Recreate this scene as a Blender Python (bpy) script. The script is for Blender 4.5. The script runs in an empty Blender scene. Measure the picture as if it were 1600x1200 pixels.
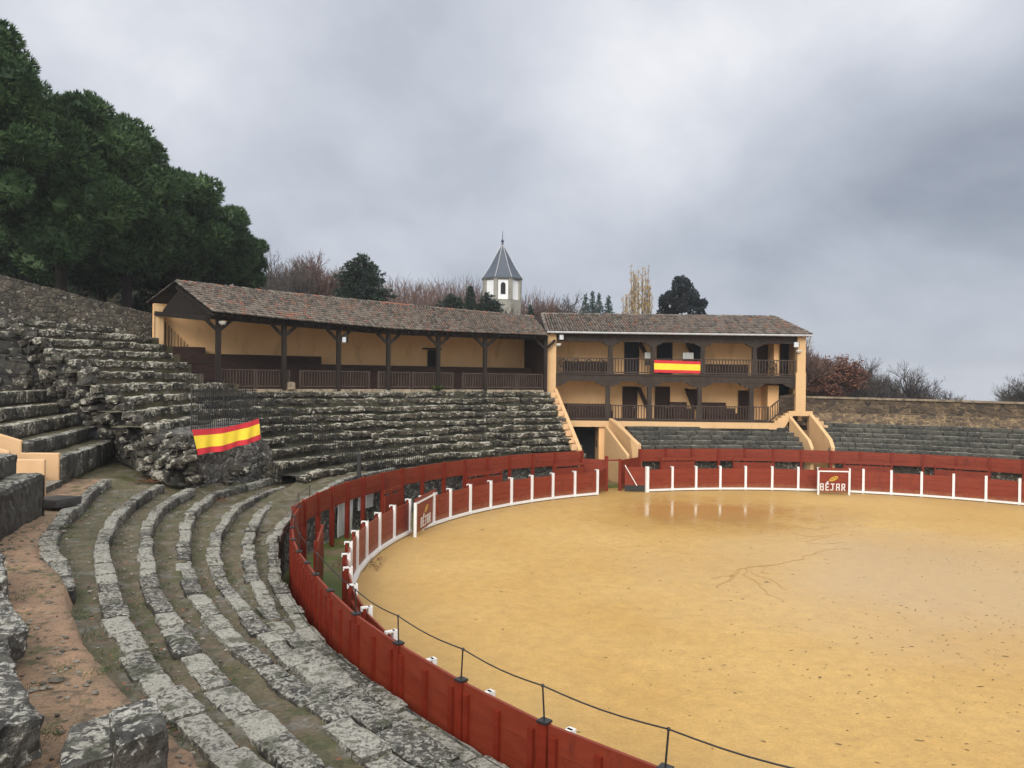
import bpy, math, random
from mathutils import Vector, Matrix, noise
sc = bpy.context.scene
col = sc.collection
PI = math.pi
RAD = math.radians
# ------------------------------------------------------------------ camera
FPX = 1200.0; HC = 7.0; CX, CY = 16.02, 28.06          # eye height, centre of the ring
PITCH = math.atan((600-591.2)/FPX); ROLL = 0.01225
cR, sR, cP, sP = math.cos(ROLL), math.sin(ROLL), math.cos(PITCH), math.sin(PITCH)
cam = bpy.data.cameras.new('camera'); cam.sensor_width = 36.0; cam.lens = 27.0
cam.clip_start = 0.05; cam.clip_end = 4000
co = bpy.data.objects.new('camera', cam); col.objects.link(co); sc.camera = co
rt = Vector((cR, sP*sR, cP*sR)); up = Vector((-sR, sP*cR, cP*cR)); fw = Vector((0, cP, -sP))
co.matrix_world = Matrix(((rt.x, up.x, -fw.x, 0), (rt.y, up.y, -fw.y, 0), (rt.z, up.z, -fw.z, HC), (0, 0, 0, 1)))
# ------------------------------------------------------------------ sky and sun
SUN_EL, SUN_AZ = RAD(30), RAD(194)                      # azimuth clockwise from +Y
w = bpy.data.worlds.new('World'); sc.world = w; w.use_nodes = True
nt = w.node_tree; nt.nodes.clear()
def N(nt, typ, **kw):
    n = nt.nodes.new(typ)
    for k, v in kw.items():
        if k.startswith('i_'):
            n.inputs[k[2:].replace('_', ' ')].default_value = v
        else: setattr(n, k, v)
    return n
def link(nt, a, b): nt.links.new(a, b)
def math_(nt, op, a, b=None, clamp=False):
    n = nt.nodes.new('ShaderNodeMath'); n.operation = op; n.use_clamp = clamp
    for i, v in enumerate((a, b)):
        if v is None: continue
        if isinstance(v, (int, float)): n.inputs[i].default_value = v
        else: nt.links.new(v, n.inputs[i])
    return n.outputs[0]
def mixc(nt, f, a, b, mode='MIX'):
    n = nt.nodes.new('ShaderNodeMix'); n.data_type = 'RGBA'; n.blend_type = mode
    for s, v in ((n.inputs[0], f), (n.inputs[6], a), (n.inputs[7], b)):
        if isinstance(v, (int, float)): s.default_value = v
        elif isinstance(v, tuple): s.default_value = (*v[:3], 1)
        else: nt.links.new(v, s)
    return n.outputs[2]
def ramp(nt, v, stops):
    n = nt.nodes.new('ShaderNodeValToRGB'); e = n.color_ramp.elements
    while len(e) < len(stops): e.new(0.5)
    for k, (p, c) in zip(e, stops):
        k.position = p; k.color = (c, c, c, 1) if isinstance(c, (int, float)) else (*c, 1)
    nt.links.new(v, n.inputs[0]); return n.outputs[0]
ZEN = 2.2                                               # an overcast sky is brightest overhead
def build_sky():
    tc = N(nt, 'ShaderNodeTexCoord'); nv = N(nt, 'ShaderNodeVectorMath', operation='NORMALIZE')
    link(nt, tc.outputs['Generated'], nv.inputs[0])
    sep = N(nt, 'ShaderNodeSeparateXYZ'); link(nt, nv.outputs[0], sep.inputs[0])
    dz = math_(nt, 'MAXIMUM', sep.outputs[2], 0.0)
    den = math_(nt, 'ADD', dz, 0.55)
    px = math_(nt, 'DIVIDE', sep.outputs[0], den); py = math_(nt, 'DIVIDE', sep.outputs[1], den)
    cb = N(nt, 'ShaderNodeCombineXYZ'); link(nt, px, cb.inputs[0]); link(nt, py, cb.inputs[1])
    n1 = N(nt, 'ShaderNodeTexNoise', i_Scale=1.5, i_Detail=7.0, i_Roughness=0.52, i_Distortion=0.35)
    link(nt, cb.outputs[0], n1.inputs['Vector'])
    n2 = N(nt, 'ShaderNodeTexNoise', i_Scale=3.6, i_Detail=6.0, i_Roughness=0.55, i_Distortion=0.25)
    link(nt, cb.outputs[0], n2.inputs['Vector'])
    def lobe(x, y, sharp):                               # thinner or thicker cloud round one direction
        d = Vector(((x-800)/FPX, 1, (591-y)/FPX)).normalized()
        v = N(nt, 'ShaderNodeVectorMath', operation='DOT_PRODUCT'); link(nt, nv.outputs[0], v.inputs[0]); v.inputs[1].default_value = d
        return math_(nt, 'POWER', math_(nt, 'MAXIMUM', v.outputs['Value'], 0.0), sharp)
    f = math_(nt, 'MULTIPLY', math_(nt, 'SUBTRACT', n1.outputs[0], 0.5), 0.95)
    f = math_(nt, 'ADD', f, math_(nt, 'MULTIPLY', math_(nt, 'SUBTRACT', n2.outputs[0], 0.5), 0.55))
    for (x, y, k, a) in ((1030, 140, 80, 0.46), (1240, 40, 160, 0.20), (1490, -10, 160, 0.36), (1500, 340, 18, -0.15), (120, 40, 30, 0.22), (1270, 200, 120, -0.12),
                         (340, 120, 120, 0.10), (680, 230, 60, -0.14), (760, 420, 60, 0.06)):
        f = math_(nt, 'ADD', f, math_(nt, 'MULTIPLY', lobe(x, y, k), a))
    f = math_(nt, 'ADD', f, 0.47, True)
    cloud = nt.nodes.new('ShaderNodeValToRGB'); link(nt, f, cloud.inputs[0])
    e = cloud.color_ramp.elements
    for k in range(2): e.new(0.5)
    for k, (p, c) in zip(e, ((0.0, (0.18, 0.205, 0.255)), (0.35, (0.34, 0.37, 0.43)), (0.68, (0.50, 0.52, 0.57)), (1.0, (0.74, 0.74, 0.75)))):
        k.position = p; k.color = (*c, 1)
    hi = ramp(nt, dz, [(0.0, 1.0), (0.47, 1.0), (0.8, (ZEN*1.06, ZEN, ZEN*0.88)), (1.0, (ZEN*1.06, ZEN, ZEN*0.88))])
    c2 = mixc(nt, 1.0, cloud.outputs[0], hi, 'MULTIPLY')
    back = math_(nt, 'ADD', 1.0, math_(nt, 'MULTIPLY', math_(nt, 'MAXIMUM', math_(nt, 'MULTIPLY', sep.outputs[1], -1.0), 0.0), 1.6))
    bk = N(nt, 'ShaderNodeCombineColor'); link(nt, math_(nt, 'MULTIPLY', math_(nt, 'ADD', math_(nt, 'MULTIPLY', math_(nt, 'SUBTRACT', back, 1.0), 1.06), 1.0), 1.0), bk.inputs[0]); link(nt, back, bk.inputs[1]); link(nt, math_(nt, 'ADD', math_(nt, 'MULTIPLY', math_(nt, 'SUBTRACT', back, 1.0), 0.85), 1.0), bk.inputs[2])
    c2 = mixc(nt, 1.0, c2, bk.outputs[0], 'MULTIPLY')                # brightness added to the unseen sky behind the viewer as fill
    sky = N(nt, 'ShaderNodeTexSky', sky_type='NISHITA', sun_disc=False, sun_elevation=SUN_EL, sun_rotation=SUN_AZ)
    bg1 = N(nt, 'ShaderNodeBackground', i_Strength=0.05); link(nt, sky.outputs[0], bg1.inputs[0])
    bg2 = N(nt, 'ShaderNodeBackground', i_Strength=1.0); link(nt, c2, bg2.inputs[0])
    mx = N(nt, 'ShaderNodeMixShader'); mx.inputs[0].default_value = 0.94
    link(nt, bg1.outputs[0], mx.inputs[1]); link(nt, bg2.outputs[0], mx.inputs[2])
    out = N(nt, 'ShaderNodeOutputWorld'); link(nt, mx.outputs[0], out.inputs[0])
build_sky()
sl = bpy.data.lights.new('sun', 'SUN'); sl.energy = 1.5; sl.angle = RAD(30); sl.color = (1.0, 0.96, 0.9)
so = bpy.data.objects.new('sun', sl); col.objects.link(so)
sd = Vector((math.sin(SUN_AZ)*math.cos(SUN_EL), math.cos(SUN_AZ)*math.cos(SUN_EL), math.sin(SUN_EL)))
so.rotation_euler = sd.to_track_quat('Z', 'Y').to_euler(); so.location = (0, -20, 60)
sc.view_settings.view_transform = 'Standard'; sc.view_settings.look = 'None'
sc.view_settings.exposure = 0.5; sc.view_settings.gamma = 1.0
# ------------------------------------------------------------------ survey helpers
def ray(x, y):
    x, y = (x-800)/FPX, (600-y)/FPX
    x, y = cR*x-sR*y, sR*x+cR*y
    return Vector((x, cP+sP*y, -sP+cP*y))
def at_z(x, y, z):
    d = ray(x, y); return d*((z-HC)/d.z)+Vector((0, 0, HC))
def at_d(x, y, dep, z=None):
    d = ray(x, y); p = d*(dep/d.y)+Vector((0, 0, HC))
    if z is not None: p.z = z
    return p
def pol(r, t, z=0.0):
    t = RAD(t); return Vector((CX+r*math.cos(t), CY+r*math.sin(t), z))
def interp(tab, x):
    if x <= tab[0][0]: return tab[0][1]
    for (a, va), (b, vb) in zip(tab, tab[1:]):
        if x <= b:
            k = (x-a)/(b-a); return va+(vb-va)*k
    return tab[-1][1]
def rnd(a, b): return random.uniform(a, b)
def fbm(p, s, o=4): return noise.fractal(Vector(p)*s, 1.0, 2.0, o)
# ------------------------------------------------------------------ mesh builder and object helpers
class MB:
    def __init__(s): s.v = []; s.f = []; s.smooth = False
    def add(s, vs, fs):
        o = len(s.v); s.v += [tuple(p) for p in vs]; s.f += [tuple(i+o for i in f) for f in fs]
    def quad(s, a, b, c, d): s.add((a, b, c, d), ((0, 1, 2, 3),))
    def hexa(s, p):                                       # 8 points: bottom 4 ccw, top 4 ccw
        s.add(p, ((0, 3, 2, 1), (4, 5, 6, 7), (0, 1, 5, 4), (1, 2, 6, 5), (2, 3, 7, 6), (3, 0, 4, 7)))
    def box(s, c, sx, sy, sz, rz=0.0):                   # centre of the base
        c = Vector(c); ca, sa = math.cos(rz), math.sin(rz); P = []
        for z in (0, sz):
            for x, y in ((-1, -1), (1, -1), (1, 1), (-1, 1)):
                x *= sx/2; y *= sy/2
                P.append(c+Vector((ca*x-sa*y, sa*x+ca*y, z)))
        s.hexa(P)
    def beam(s, a, b, wd, ht, upv=(0, 0, 1)):
        a, b = Vector(a), Vector(b); d = (b-a).normalized(); upv = Vector(upv)
        sd_ = d.cross(upv)
        if sd_.length < 1e-4: sd_ = d.cross(Vector((0, 1, 0)))
        sd_.normalize(); u = sd_.cross(d).normalized()
        P = []
        for q in (a, b):
            for i, j in ((-1, -1), (1, -1), (1, 1), (-1, 1)): P.append(q+sd_*(i*wd/2)+u*(j*ht/2))
        s.add(P, ((0, 1, 2, 3), (7, 6, 5, 4), (0, 4, 5, 1), (1, 5, 6, 2), (2, 6, 7, 3), (3, 7, 4, 0)))
    def tube(s, pts, rads, n=6, cap=True):
        pts = [Vector(p) for p in pts]
        if not hasattr(rads, '__len__'): rads = [rads]*len(pts)
        o = len(s.v)
        for i, p in enumerate(pts):
            d = (pts[min(i+1, len(pts)-1)]-pts[max(i-1, 0)])
            d = d.normalized() if d.length > 1e-6 else Vector((0, 0, 1))
            a = d.cross(Vector((0.31, 0.17, 0.93)) if abs(d.z) < 0.9 else Vector((1, 0.1, 0))).normalized(); b = d.cross(a)
            for k in range(n):
                t = 2*PI*k/n; s.v.append(tuple(p+(a*math.cos(t)+b*math.sin(t))*rads[i]))
        for i in range(len(pts)-1):
            for k in range(n):
                k2 = (k+1) % n; s.f.append((o+i*n+k, o+i*n+k2, o+(i+1)*n+k2, o+(i+1)*n+k))
        if cap and n > 2:
            s.f.append(tuple(o+k for k in range(n))[::-1]); s.f.append(tuple(o+(len(pts)-1)*n+k for k in range(n)))
    def prism(s, poly, nvec):                             # closed outline extruded along a vector
        n = len(poly); poly = [Vector(p) for p in poly]; nvec = Vector(nvec)
        s.add(poly+[p+nvec for p in poly], [tuple(range(n))[::-1], tuple(range(n, 2*n))]+[(i, (i+1) % n, n+(i+1) % n, n+i) for i in range(n)])
    def lathe(s, c, prof, n=16):
        c = Vector(c); o = len(s.v)
        for r, z in prof:
            for k in range(n):
                t = 2*PI*k/n; s.v.append((c.x+r*math.cos(t), c.y+r*math.sin(t), c.z+z))
        for i in range(len(prof)-1):
            for k in range(n):
                k2 = (k+1) % n; s.f.append((o+i*n+k, o+i*n+k2, o+(i+1)*n+k2, o+(i+1)*n+k))
    def grid(s, rows):                                    # list of rows of points
        o = len(s.v); m = len(rows[0])
        for r in rows: s.v += [tuple(p) for p in r]
        for i in range(len(rows)-1):
            for j in range(m-1):
                a = o+i*m+j; s.f.append((a, a+1, a+m+1, a+m))
    def ball(s, c, rx, ry, rz, nu=8, nv=6, jit=0.0, seed=0):
        c = Vector(c); o = len(s.v)
        for i in range(nv+1):
            ph = PI*i/nv
            for k in range(nu):
                t = 2*PI*k/nu
                d = Vector((math.sin(ph)*math.cos(t), math.sin(ph)*math.sin(t), math.cos(ph)))
                m = 1+jit*noise.noise(d*1.7+Vector((seed*3.1, seed*1.7, seed)))+jit*0.5*noise.noise(d*4+Vector((seed, seed*2.2, 0)))
                s.v.append((c.x+d.x*rx*m, c.y+d.y*ry*m, c.z+d.z*rz*m))
        for i in range(nv):
            for k in range(nu):
                k2 = (k+1) % nu; s.f.append((o+i*nu+k, o+(i+1)*nu+k, o+(i+1)*nu+k2, o+i*nu+k2))
    def stone(s, o, ex, ey, ez, nx, ny, nz, amp, seed, rnd_=0.06):
        """a hewn block: corner o, edge vectors ex ey ez, subdivided, worn edges and a rough face"""
        o = Vector(o); ex, ey, ez = Vector(ex), Vector(ey), Vector(ez)
        idx = {}; sv = Vector((seed*7.13, seed*3.71, seed*1.93))
        hx, hy, hz = ex.normalized(), ey.normalized(), ez.normalized()
        L = (ex.length, ey.length, ez.length); rr = min(L)*rnd_*2.0
        def V(i, j, k):
            key = (i, j, k)
            if key in idx: return idx[key]
            u = [i/nx, j/ny, k/nz]; q = []
            ins = []
            for a, t in enumerate(u): ins.append(min(t, 1-t)*L[a])
            p = o+ex*u[0]+ey*u[1]+ez*u[2]
            ctr = o+(ex+ey+ez)*0.5
            near = sum(1 for d in ins if d < 1e-6)
            if near >= 2:
                dirs = Vector((0, 0, 0))
                for a, (h, t) in enumerate(zip((hx, hy, hz), u)):
                    if ins[a] < 1e-6: dirs += h*(1 if t < .5 else -1)
                p = p+dirs*rr*(0.55 if near == 2 else 0.7)*(0.6+0.8*noise.noise(p*3.1+sv)**2+0.3*random.random())
            nn = noise.noise_vector(p*2.1+sv)*0.55+noise.noise_vector(p*5.3+sv)*0.5+noise.noise_vector(p*13.0+sv)*0.35
            p = p+nn*amp
            idx[key] = len(s.v); s.v.append(tuple(p)); return idx[key]
        for i in range(nx):
            for j in range(ny):
                s.f.append((V(i, j, nz), V(i+1, j, nz), V(i+1, j+1, nz), V(i, j+1, nz)))
        for i in range(nx):
            for k in range(nz):
                s.f.append((V(i, 0, k), V(i+1, 0, k), V(i+1, 0, k+1), V(i, 0, k+1)))
                s.f.append((V(i, ny, k+1), V(i+1, ny, k+1), V(i+1, ny, k), V(i, ny, k)))
        for j in range(ny):
            for k in range(nz):
                s.f.append((V(0, j, k+1), V(0, j+1, k+1), V(0, j+1, k), V(0, j, k)))
                s.f.append((V(nx, j, k), V(nx, j+1, k), V(nx, j+1, k+1), V(nx, j, k+1)))
WLOC = {}
def link_mesh(name, mb, m, loc, parent, smooth):
    me = bpy.data.meshes.new(name); L = Vector(loc)
    me.from_pydata([(v[0]-L.x, v[1]-L.y, v[2]-L.z) for v in mb.v], [], mb.f)
    if m is not None:
        for q in (m if isinstance(m, (list, tuple)) else [m]): me.materials.append(q)
    if smooth or mb.smooth: me.shade_smooth()
    me.update()
    o = bpy.data.objects.new(name, me); col.objects.link(o)
    if parent is not None: o.parent = parent
    return o
def part(name, mb, m, parent, label=None, smooth=False):
    o = link_mesh(name, mb, m, WLOC[parent.name], parent, smooth); WLOC[o.name] = WLOC[parent.name]
    if label: o['label'] = label
    return o
def tag(o, label, cat, group=None):
    o['label'] = label; o['category'] = cat
    if group: o['group'] = group
    return o
def thing(name, loc, label, cat, group=None):
    o = bpy.data.objects.new(name, None); col.objects.link(o); o.location = loc; o.empty_display_size = 0.3
    WLOC[o.name] = Vector(loc); return tag(o, label, cat, group)
def solo(name, mb, m, label, cat, group=None, smooth=False):
    xs = [v[0] for v in mb.v]; ys = [v[1] for v in mb.v]; zs = [v[2] for v in mb.v]
    L = Vector(((min(xs)+max(xs))/2, (min(ys)+max(ys))/2, min(zs)))
    o = link_mesh(name, mb, m, L, None, smooth); o.location = L; WLOC[o.name] = L
    return tag(o, label, cat, group)
def struct(name, mb, m, smooth=False, kind='structure'):
    o = link_mesh(name, mb, m, (0, 0, 0), None, smooth); o['kind'] = kind; WLOC[o.name] = Vector((0, 0, 0)); return o
def stuff(name, mb, m, label, cat):
    o = struct(name, mb, m, kind='stuff'); o['label'] = label; o['category'] = cat; return o
def copy_thing(root, loc, rz=0.0, scale=None, label=None, group=None):
    r = root.copy(); col.objects.link(r); r.location = loc; r.rotation_euler = (0, 0, rz)
    if scale: r.scale = scale if hasattr(scale, '__len__') else (scale,)*3
    if label: r['label'] = label
    if group: r['group'] = group
    for ch in list(root.children):
        c = ch.copy(); col.objects.link(c); c.parent = r
        for g in list(ch.children):
            d = g.copy(); col.objects.link(d); d.parent = c
    return r
# ------------------------------------------------------------------ materials
def new_mat(name):
    m = bpy.data.materials.new(name); m.use_nodes = True; t = m.node_tree; t.nodes.clear()
    out = N(t, 'ShaderNodeOutputMaterial'); b = N(t, 'ShaderNodeBsdfPrincipled'); link(t, b.outputs[0], out.inputs[0])
    g = N(t, 'ShaderNodeNewGeometry'); return m, t, b, g
def nz(t, g, scale, detail=4.0, rough=0.55, off=0.0, stretch=None, dist=0.0):
    v = g.outputs['Position']
    if off or stretch:
        mp = N(t, 'ShaderNodeMapping'); link(t, v, mp.inputs[0]); mp.inputs['Location'].default_value = (off, off*0.7, off*0.3)
        if stretch: mp.inputs['Scale'].default_value = stretch
        v = mp.outputs[0]
    n = N(t, 'ShaderNodeTexNoise', i_Scale=scale, i_Detail=detail, i_Roughness=rough, i_Distortion=dist)
    link(t, v, n.inputs['Vector']); return n.outputs[0]
def bump(t, b, h, strength, dist=0.02):
    n = N(t, 'ShaderNodeBump', i_Strength=strength, i_Distance=dist); link(t, h, n.inputs['Height']); link(t, n.outputs[0], b.inputs['Normal'])
def upness(t, g):
    s = N(t, 'ShaderNodeSeparateXYZ'); link(t, g.outputs['Normal'], s.inputs[0]); return s.outputs[2]
def stone_mat(name, dark, mid, lichen, thr=0.52, side=0.0, moss=(0.035, 0.04, 0.012), moss_thr=0.6, lsc=6.0, rough=0.6, soft=0.06, sc2=1.0):
    m, t, b, g = new_mat(name)
    isl = g.outputs['Random Per Island']
    a = nz(t, g, 3.0*sc2, 6, 0.65); f = nz(t, g, 26*sc2, 4, 0.7, 4.0)
    base = mixc(t, ramp(t, math_(t, 'ADD', a, math_(t, 'MULTIPLY', math_(t, 'SUBTRACT', isl, 0.5), 0.22)), [(0.35, 0.0), (0.66, 1.0)]), dark, mid)
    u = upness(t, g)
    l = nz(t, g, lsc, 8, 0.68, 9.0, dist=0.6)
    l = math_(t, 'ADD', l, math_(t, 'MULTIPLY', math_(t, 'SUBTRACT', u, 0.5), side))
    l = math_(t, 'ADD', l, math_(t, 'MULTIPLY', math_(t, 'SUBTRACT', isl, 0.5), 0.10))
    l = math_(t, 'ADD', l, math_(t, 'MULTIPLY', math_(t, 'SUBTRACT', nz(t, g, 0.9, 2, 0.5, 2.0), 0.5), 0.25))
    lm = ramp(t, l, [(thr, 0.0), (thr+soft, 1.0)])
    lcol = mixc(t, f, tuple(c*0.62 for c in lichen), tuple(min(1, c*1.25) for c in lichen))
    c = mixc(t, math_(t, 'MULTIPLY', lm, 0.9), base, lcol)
    mm = ramp(t, math_(t, 'ADD', nz(t, g, 2.3, 5, 0.6, 17.0), math_(t, 'MULTIPLY', math_(t, 'SUBTRACT', u, 0.5), 0.12)), [(moss_thr, 0.0), (moss_thr+0.1, 1.0)])
    c = mixc(t, math_(t, 'MULTIPLY', mm, 0.75), c, moss)
    dk = ramp(t, f, [(0.36, 0.45), (0.5, 1.0)])
    c = mixc(t, 1.0, c, dk, 'MULTIPLY')
    link(t, c, b.inputs['Base Color']); b.inputs['Roughness'].default_value = rough
    h = math_(t, 'ADD', math_(t, 'MULTIPLY', f, 0.5), a); bump(t, b, h, 0.9, 0.05); return m
def flat_mat(name, c1, c2, scale=3.0, rough=0.5, stretch=None, bmp=0.15, island=0.0, fine=30.0, stain=None, spec=0.5, coat=0.0):
    m, t, b, g = new_mat(name)
    a = nz(t, g, scale, 5, 0.6, 1.0, stretch)
    if island: a = math_(t, 'ADD', a, math_(t, 'MULTIPLY', math_(t, 'SUBTRACT', g.outputs['Random Per Island'], 0.5), island))
    c = mixc(t, ramp(t, a, [(0.3, 0.0), (0.7, 1.0)]), c1, c2)
    if stain:
        s = nz(t, g, stain[1], 6, 0.7, 7.0, stain[3] if len(stain) > 3 else None)
        c = mixc(t, math_(t, 'MULTIPLY', ramp(t, s, [(stain[2], 0.0), (stain[2]+0.12, 1.0)]), 0.8), c, stain[0])
    link(t, c, b.inputs['Base Color']); b.inputs['Roughness'].default_value = rough
    b.inputs['Specular IOR Level'].default_value = spec
    if coat: b.inputs['Coat Weight'].default_value = coat; b.inputs['Coat Roughness'].default_value = 0.15
    if bmp: bump(t, b, nz(t, g, fine, 4, 0.6, 3.0, stretch), bmp, 0.02)
    return m
M = {}
M['kerb'] = stone_mat('granite_kerb', (0.026, 0.023, 0.018), (0.135, 0.124, 0.102), (0.39, 0.375, 0.325), 0.485, 0.10, lsc=13.0, moss_thr=0.60, soft=0.08)
M['old_stone'] = stone_mat('old_granite', (0.011, 0.0092, 0.0066), (0.090, 0.074, 0.048), (0.47, 0.44, 0.36), 0.505, 0.13, lsc=5.2, moss_thr=0.54, soft=0.05, moss=(0.045, 0.043, 0.014))
M['upper_stone'] = stone_mat('upper_granite', (0.016, 0.0135, 0.010), (0.125, 0.108, 0.076), (0.50, 0.47, 0.39), 0.475, 0.12, lsc=5.2, moss_thr=0.55, soft=0.06, moss=(0.06, 0.058, 0.020))
M['dark_stone'] = stone_mat('wet_dark_granite', (0.015, 0.014, 0.012), (0.090, 0.086, 0.070), (0.38, 0.365, 0.31), 0.525, 0.14, lsc=6.0, moss_thr=0.60)
M['ashlar'] = stone_mat('dark_ashlar', (0.013, 0.0125, 0.0095), (0.086, 0.081, 0.064), (0.34, 0.325, 0.275), 0.60, 0.30, lsc=4.5, sc2=1.6, moss_thr=0.57, moss=(0.03, 0.034, 0.018))  # pale lichen colour weighted to the tops paints their wet reflection
M['boulder'] = stone_mat('boulder_granite', (0.018, 0.0165, 0.014), (0.105, 0.097, 0.082), (0.43, 0.415, 0.365), 0.515, 0.09, lsc=8.5, moss_thr=0.62, soft=0.07)
M['rubble'] = stone_mat('rubble_rock', (0.013, 0.0105, 0.008), (0.085, 0.070, 0.048), (0.44, 0.41, 0.34), 0.535, 0.05, lsc=4.0, moss_thr=0.56, moss=(0.028, 0.034, 0.012))
def rubble_wall_mat(name, mortar, s1, s2, lichen, thr, sc_=2.6, mortar_amt=0.75):
    m, t, b, g = new_mat(name)
    mp = N(t, 'ShaderNodeMapping'); mp.inputs['Scale'].default_value = (sc_, sc_, sc_*1.7); 
    ad = N(t, 'ShaderNodeVectorMath', operation='ADD'); nn = N(t, 'ShaderNodeTexNoise', i_Scale=3.0, i_Detail=3.0)
    link(t, g.outputs['Position'], nn.inputs['Vector'])
    ml = N(t, 'ShaderNodeVectorMath', operation='SCALE'); ml.inputs['Scale'].default_value = 0.25; link(t, nn.outputs['Color'], ml.inputs[0])
    link(t, g.outputs['Position'], ad.inputs[0]); link(t, ml.outputs[0], ad.inputs[1]); link(t, ad.outputs[0], mp.inputs[0])
    v = N(t, 'ShaderNodeTexVoronoi', feature='DISTANCE_TO_EDGE'); v.inputs['Scale'].default_value = 1.0; link(t, mp.outputs[0], v.inputs['Vector'])
    v2 = N(t, 'ShaderNodeTexVoronoi'); v2.inputs['Scale'].default_value = 1.0; link(t, mp.outputs[0], v2.inputs['Vector'])
    sp = N(t, 'ShaderNodeSeparateColor'); link(t, v2.outputs['Color'], sp.inputs[0])
    stone = mixc(t, sp.outputs[0], s1, s2)
    f = nz(t, g, 22, 5, 0.7)
    stone = mixc(t, 1.0, stone, ramp(t, f, [(0.3, 0.6), (0.7, 1.25)]), 'MULTIPLY')
    edge = ramp(t, v.outputs['Distance'], [(0.03, 1.0), (0.11, 0.0)])
    patch = ramp(t, nz(t, g, 1.1, 4, 0.6, 5.0), [(0.38, 0.1), (0.6, 1.0)])
    c = mixc(t, math_(t, 'MULTIPLY', math_(t, 'MULTIPLY', edge, patch), mortar_amt), stone, mortar)
    l = ramp(t, nz(t, g, 5.0, 8, 0.68, 9.0, dist=0.5), [(thr, 0.0), (thr+0.06, 1.0)])
    c = mixc(t, math_(t, 'MULTIPLY', l, 0.85), c, lichen)
    link(t, c, b.inputs['Base Color']); b.inputs['Roughness'].default_value = 0.75
    bump(t, b, math_(t, 'ADD', math_(t, 'MINIMUM', v.outputs['Distance'], 0.15), math_(t, 'MULTIPLY', f, 0.08)), 1.0, 0.25); return m
M['right_wall'] = rubble_wall_mat('rubble_right_wall', (0.36, 0.25, 0.13), (0.045, 0.030, 0.022), (0.17, 0.115, 0.065), (0.30, 0.25, 0.18), 0.66)
M['right_wall_top'] = rubble_wall_mat('rubble_right_wall_upper', (0.24, 0.165, 0.09), (0.030, 0.021, 0.016), (0.115, 0.078, 0.046), (0.26, 0.22, 0.16), 0.64, 2.3, 0.55)
M['left_wall'] = rubble_wall_mat('rubble_left_wall', (0.014, 0.012, 0.009), (0.040, 0.033, 0.024), (0.125, 0.102, 0.074), (0.44, 0.415, 0.345), 0.585, 2.3, 1.0)
M['block_wall'] = rubble_wall_mat('rubble_block_face', (0.022, 0.020, 0.018), (0.045, 0.042, 0.038), (0.14, 0.13, 0.115), (0.38, 0.365, 0.32), 0.55, 1.9, 0.9)
M['lime'] = flat_mat('lime_footing', (0.17, 0.13, 0.085), (0.30, 0.235, 0.16), 2.5, 0.8, bmp=0.4, stain=((0.05, 0.045, 0.034), 2.2, 0.50))
def tread_mat():
    m, t, b, g = new_mat('mossy_tread')
    a = nz(t, g, 1.4, 5, 0.6); f = nz(t, g, 14, 6, 0.7, 3.0)
    c = mixc(t, ramp(t, a, [(0.38, 0.0), (0.62, 1.0)]), (0.135, 0.100, 0.062), (0.085, 0.078, 0.032))
    c = mixc(t, ramp(t, nz(t, g, 2.1, 6, 0.6, 8.0), [(0.53, 0.0), (0.62, 1.0)]), c, (0.16, 0.145, 0.12))
    c = mixc(t, ramp(t, nz(t, g, 9, 6, 0.7, 21.0), [(0.63, 0.0), (0.68, 1.0)]), c, (0.34, 0.33, 0.30))
    c = mixc(t, ramp(t, nz(t, g, 3.2, 5, 0.6, 31.0), [(0.52, 0.0), (0.66, 0.85)]), c, (0.060, 0.070, 0.018))
    c = mixc(t, 1.0, c, ramp(t, f, [(0.3, 0.45), (0.65, 1.25)]), 'MULTIPLY')
    link(t, c, b.inputs['Base Color'])
    wet = ramp(t, nz(t, g, 1.1, 3, 0.5, 13.0), [(0.45, 0.75), (0.62, 0.28)])
    link(t, wet, b.inputs['Roughness']); bump(t, b, f, 0.7, 0.04); return m
M['tread'] = tread_mat()
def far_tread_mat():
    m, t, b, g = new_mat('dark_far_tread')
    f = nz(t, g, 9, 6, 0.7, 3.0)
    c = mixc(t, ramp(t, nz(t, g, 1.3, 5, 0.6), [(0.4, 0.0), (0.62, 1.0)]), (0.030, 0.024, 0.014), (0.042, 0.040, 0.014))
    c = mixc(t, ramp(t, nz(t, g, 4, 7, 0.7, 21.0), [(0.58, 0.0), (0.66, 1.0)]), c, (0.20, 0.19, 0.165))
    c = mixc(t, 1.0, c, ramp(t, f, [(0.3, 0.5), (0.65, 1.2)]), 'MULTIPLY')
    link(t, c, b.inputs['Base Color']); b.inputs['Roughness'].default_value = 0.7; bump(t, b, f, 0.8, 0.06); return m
M['far_tread'] = far_tread_mat()
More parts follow.
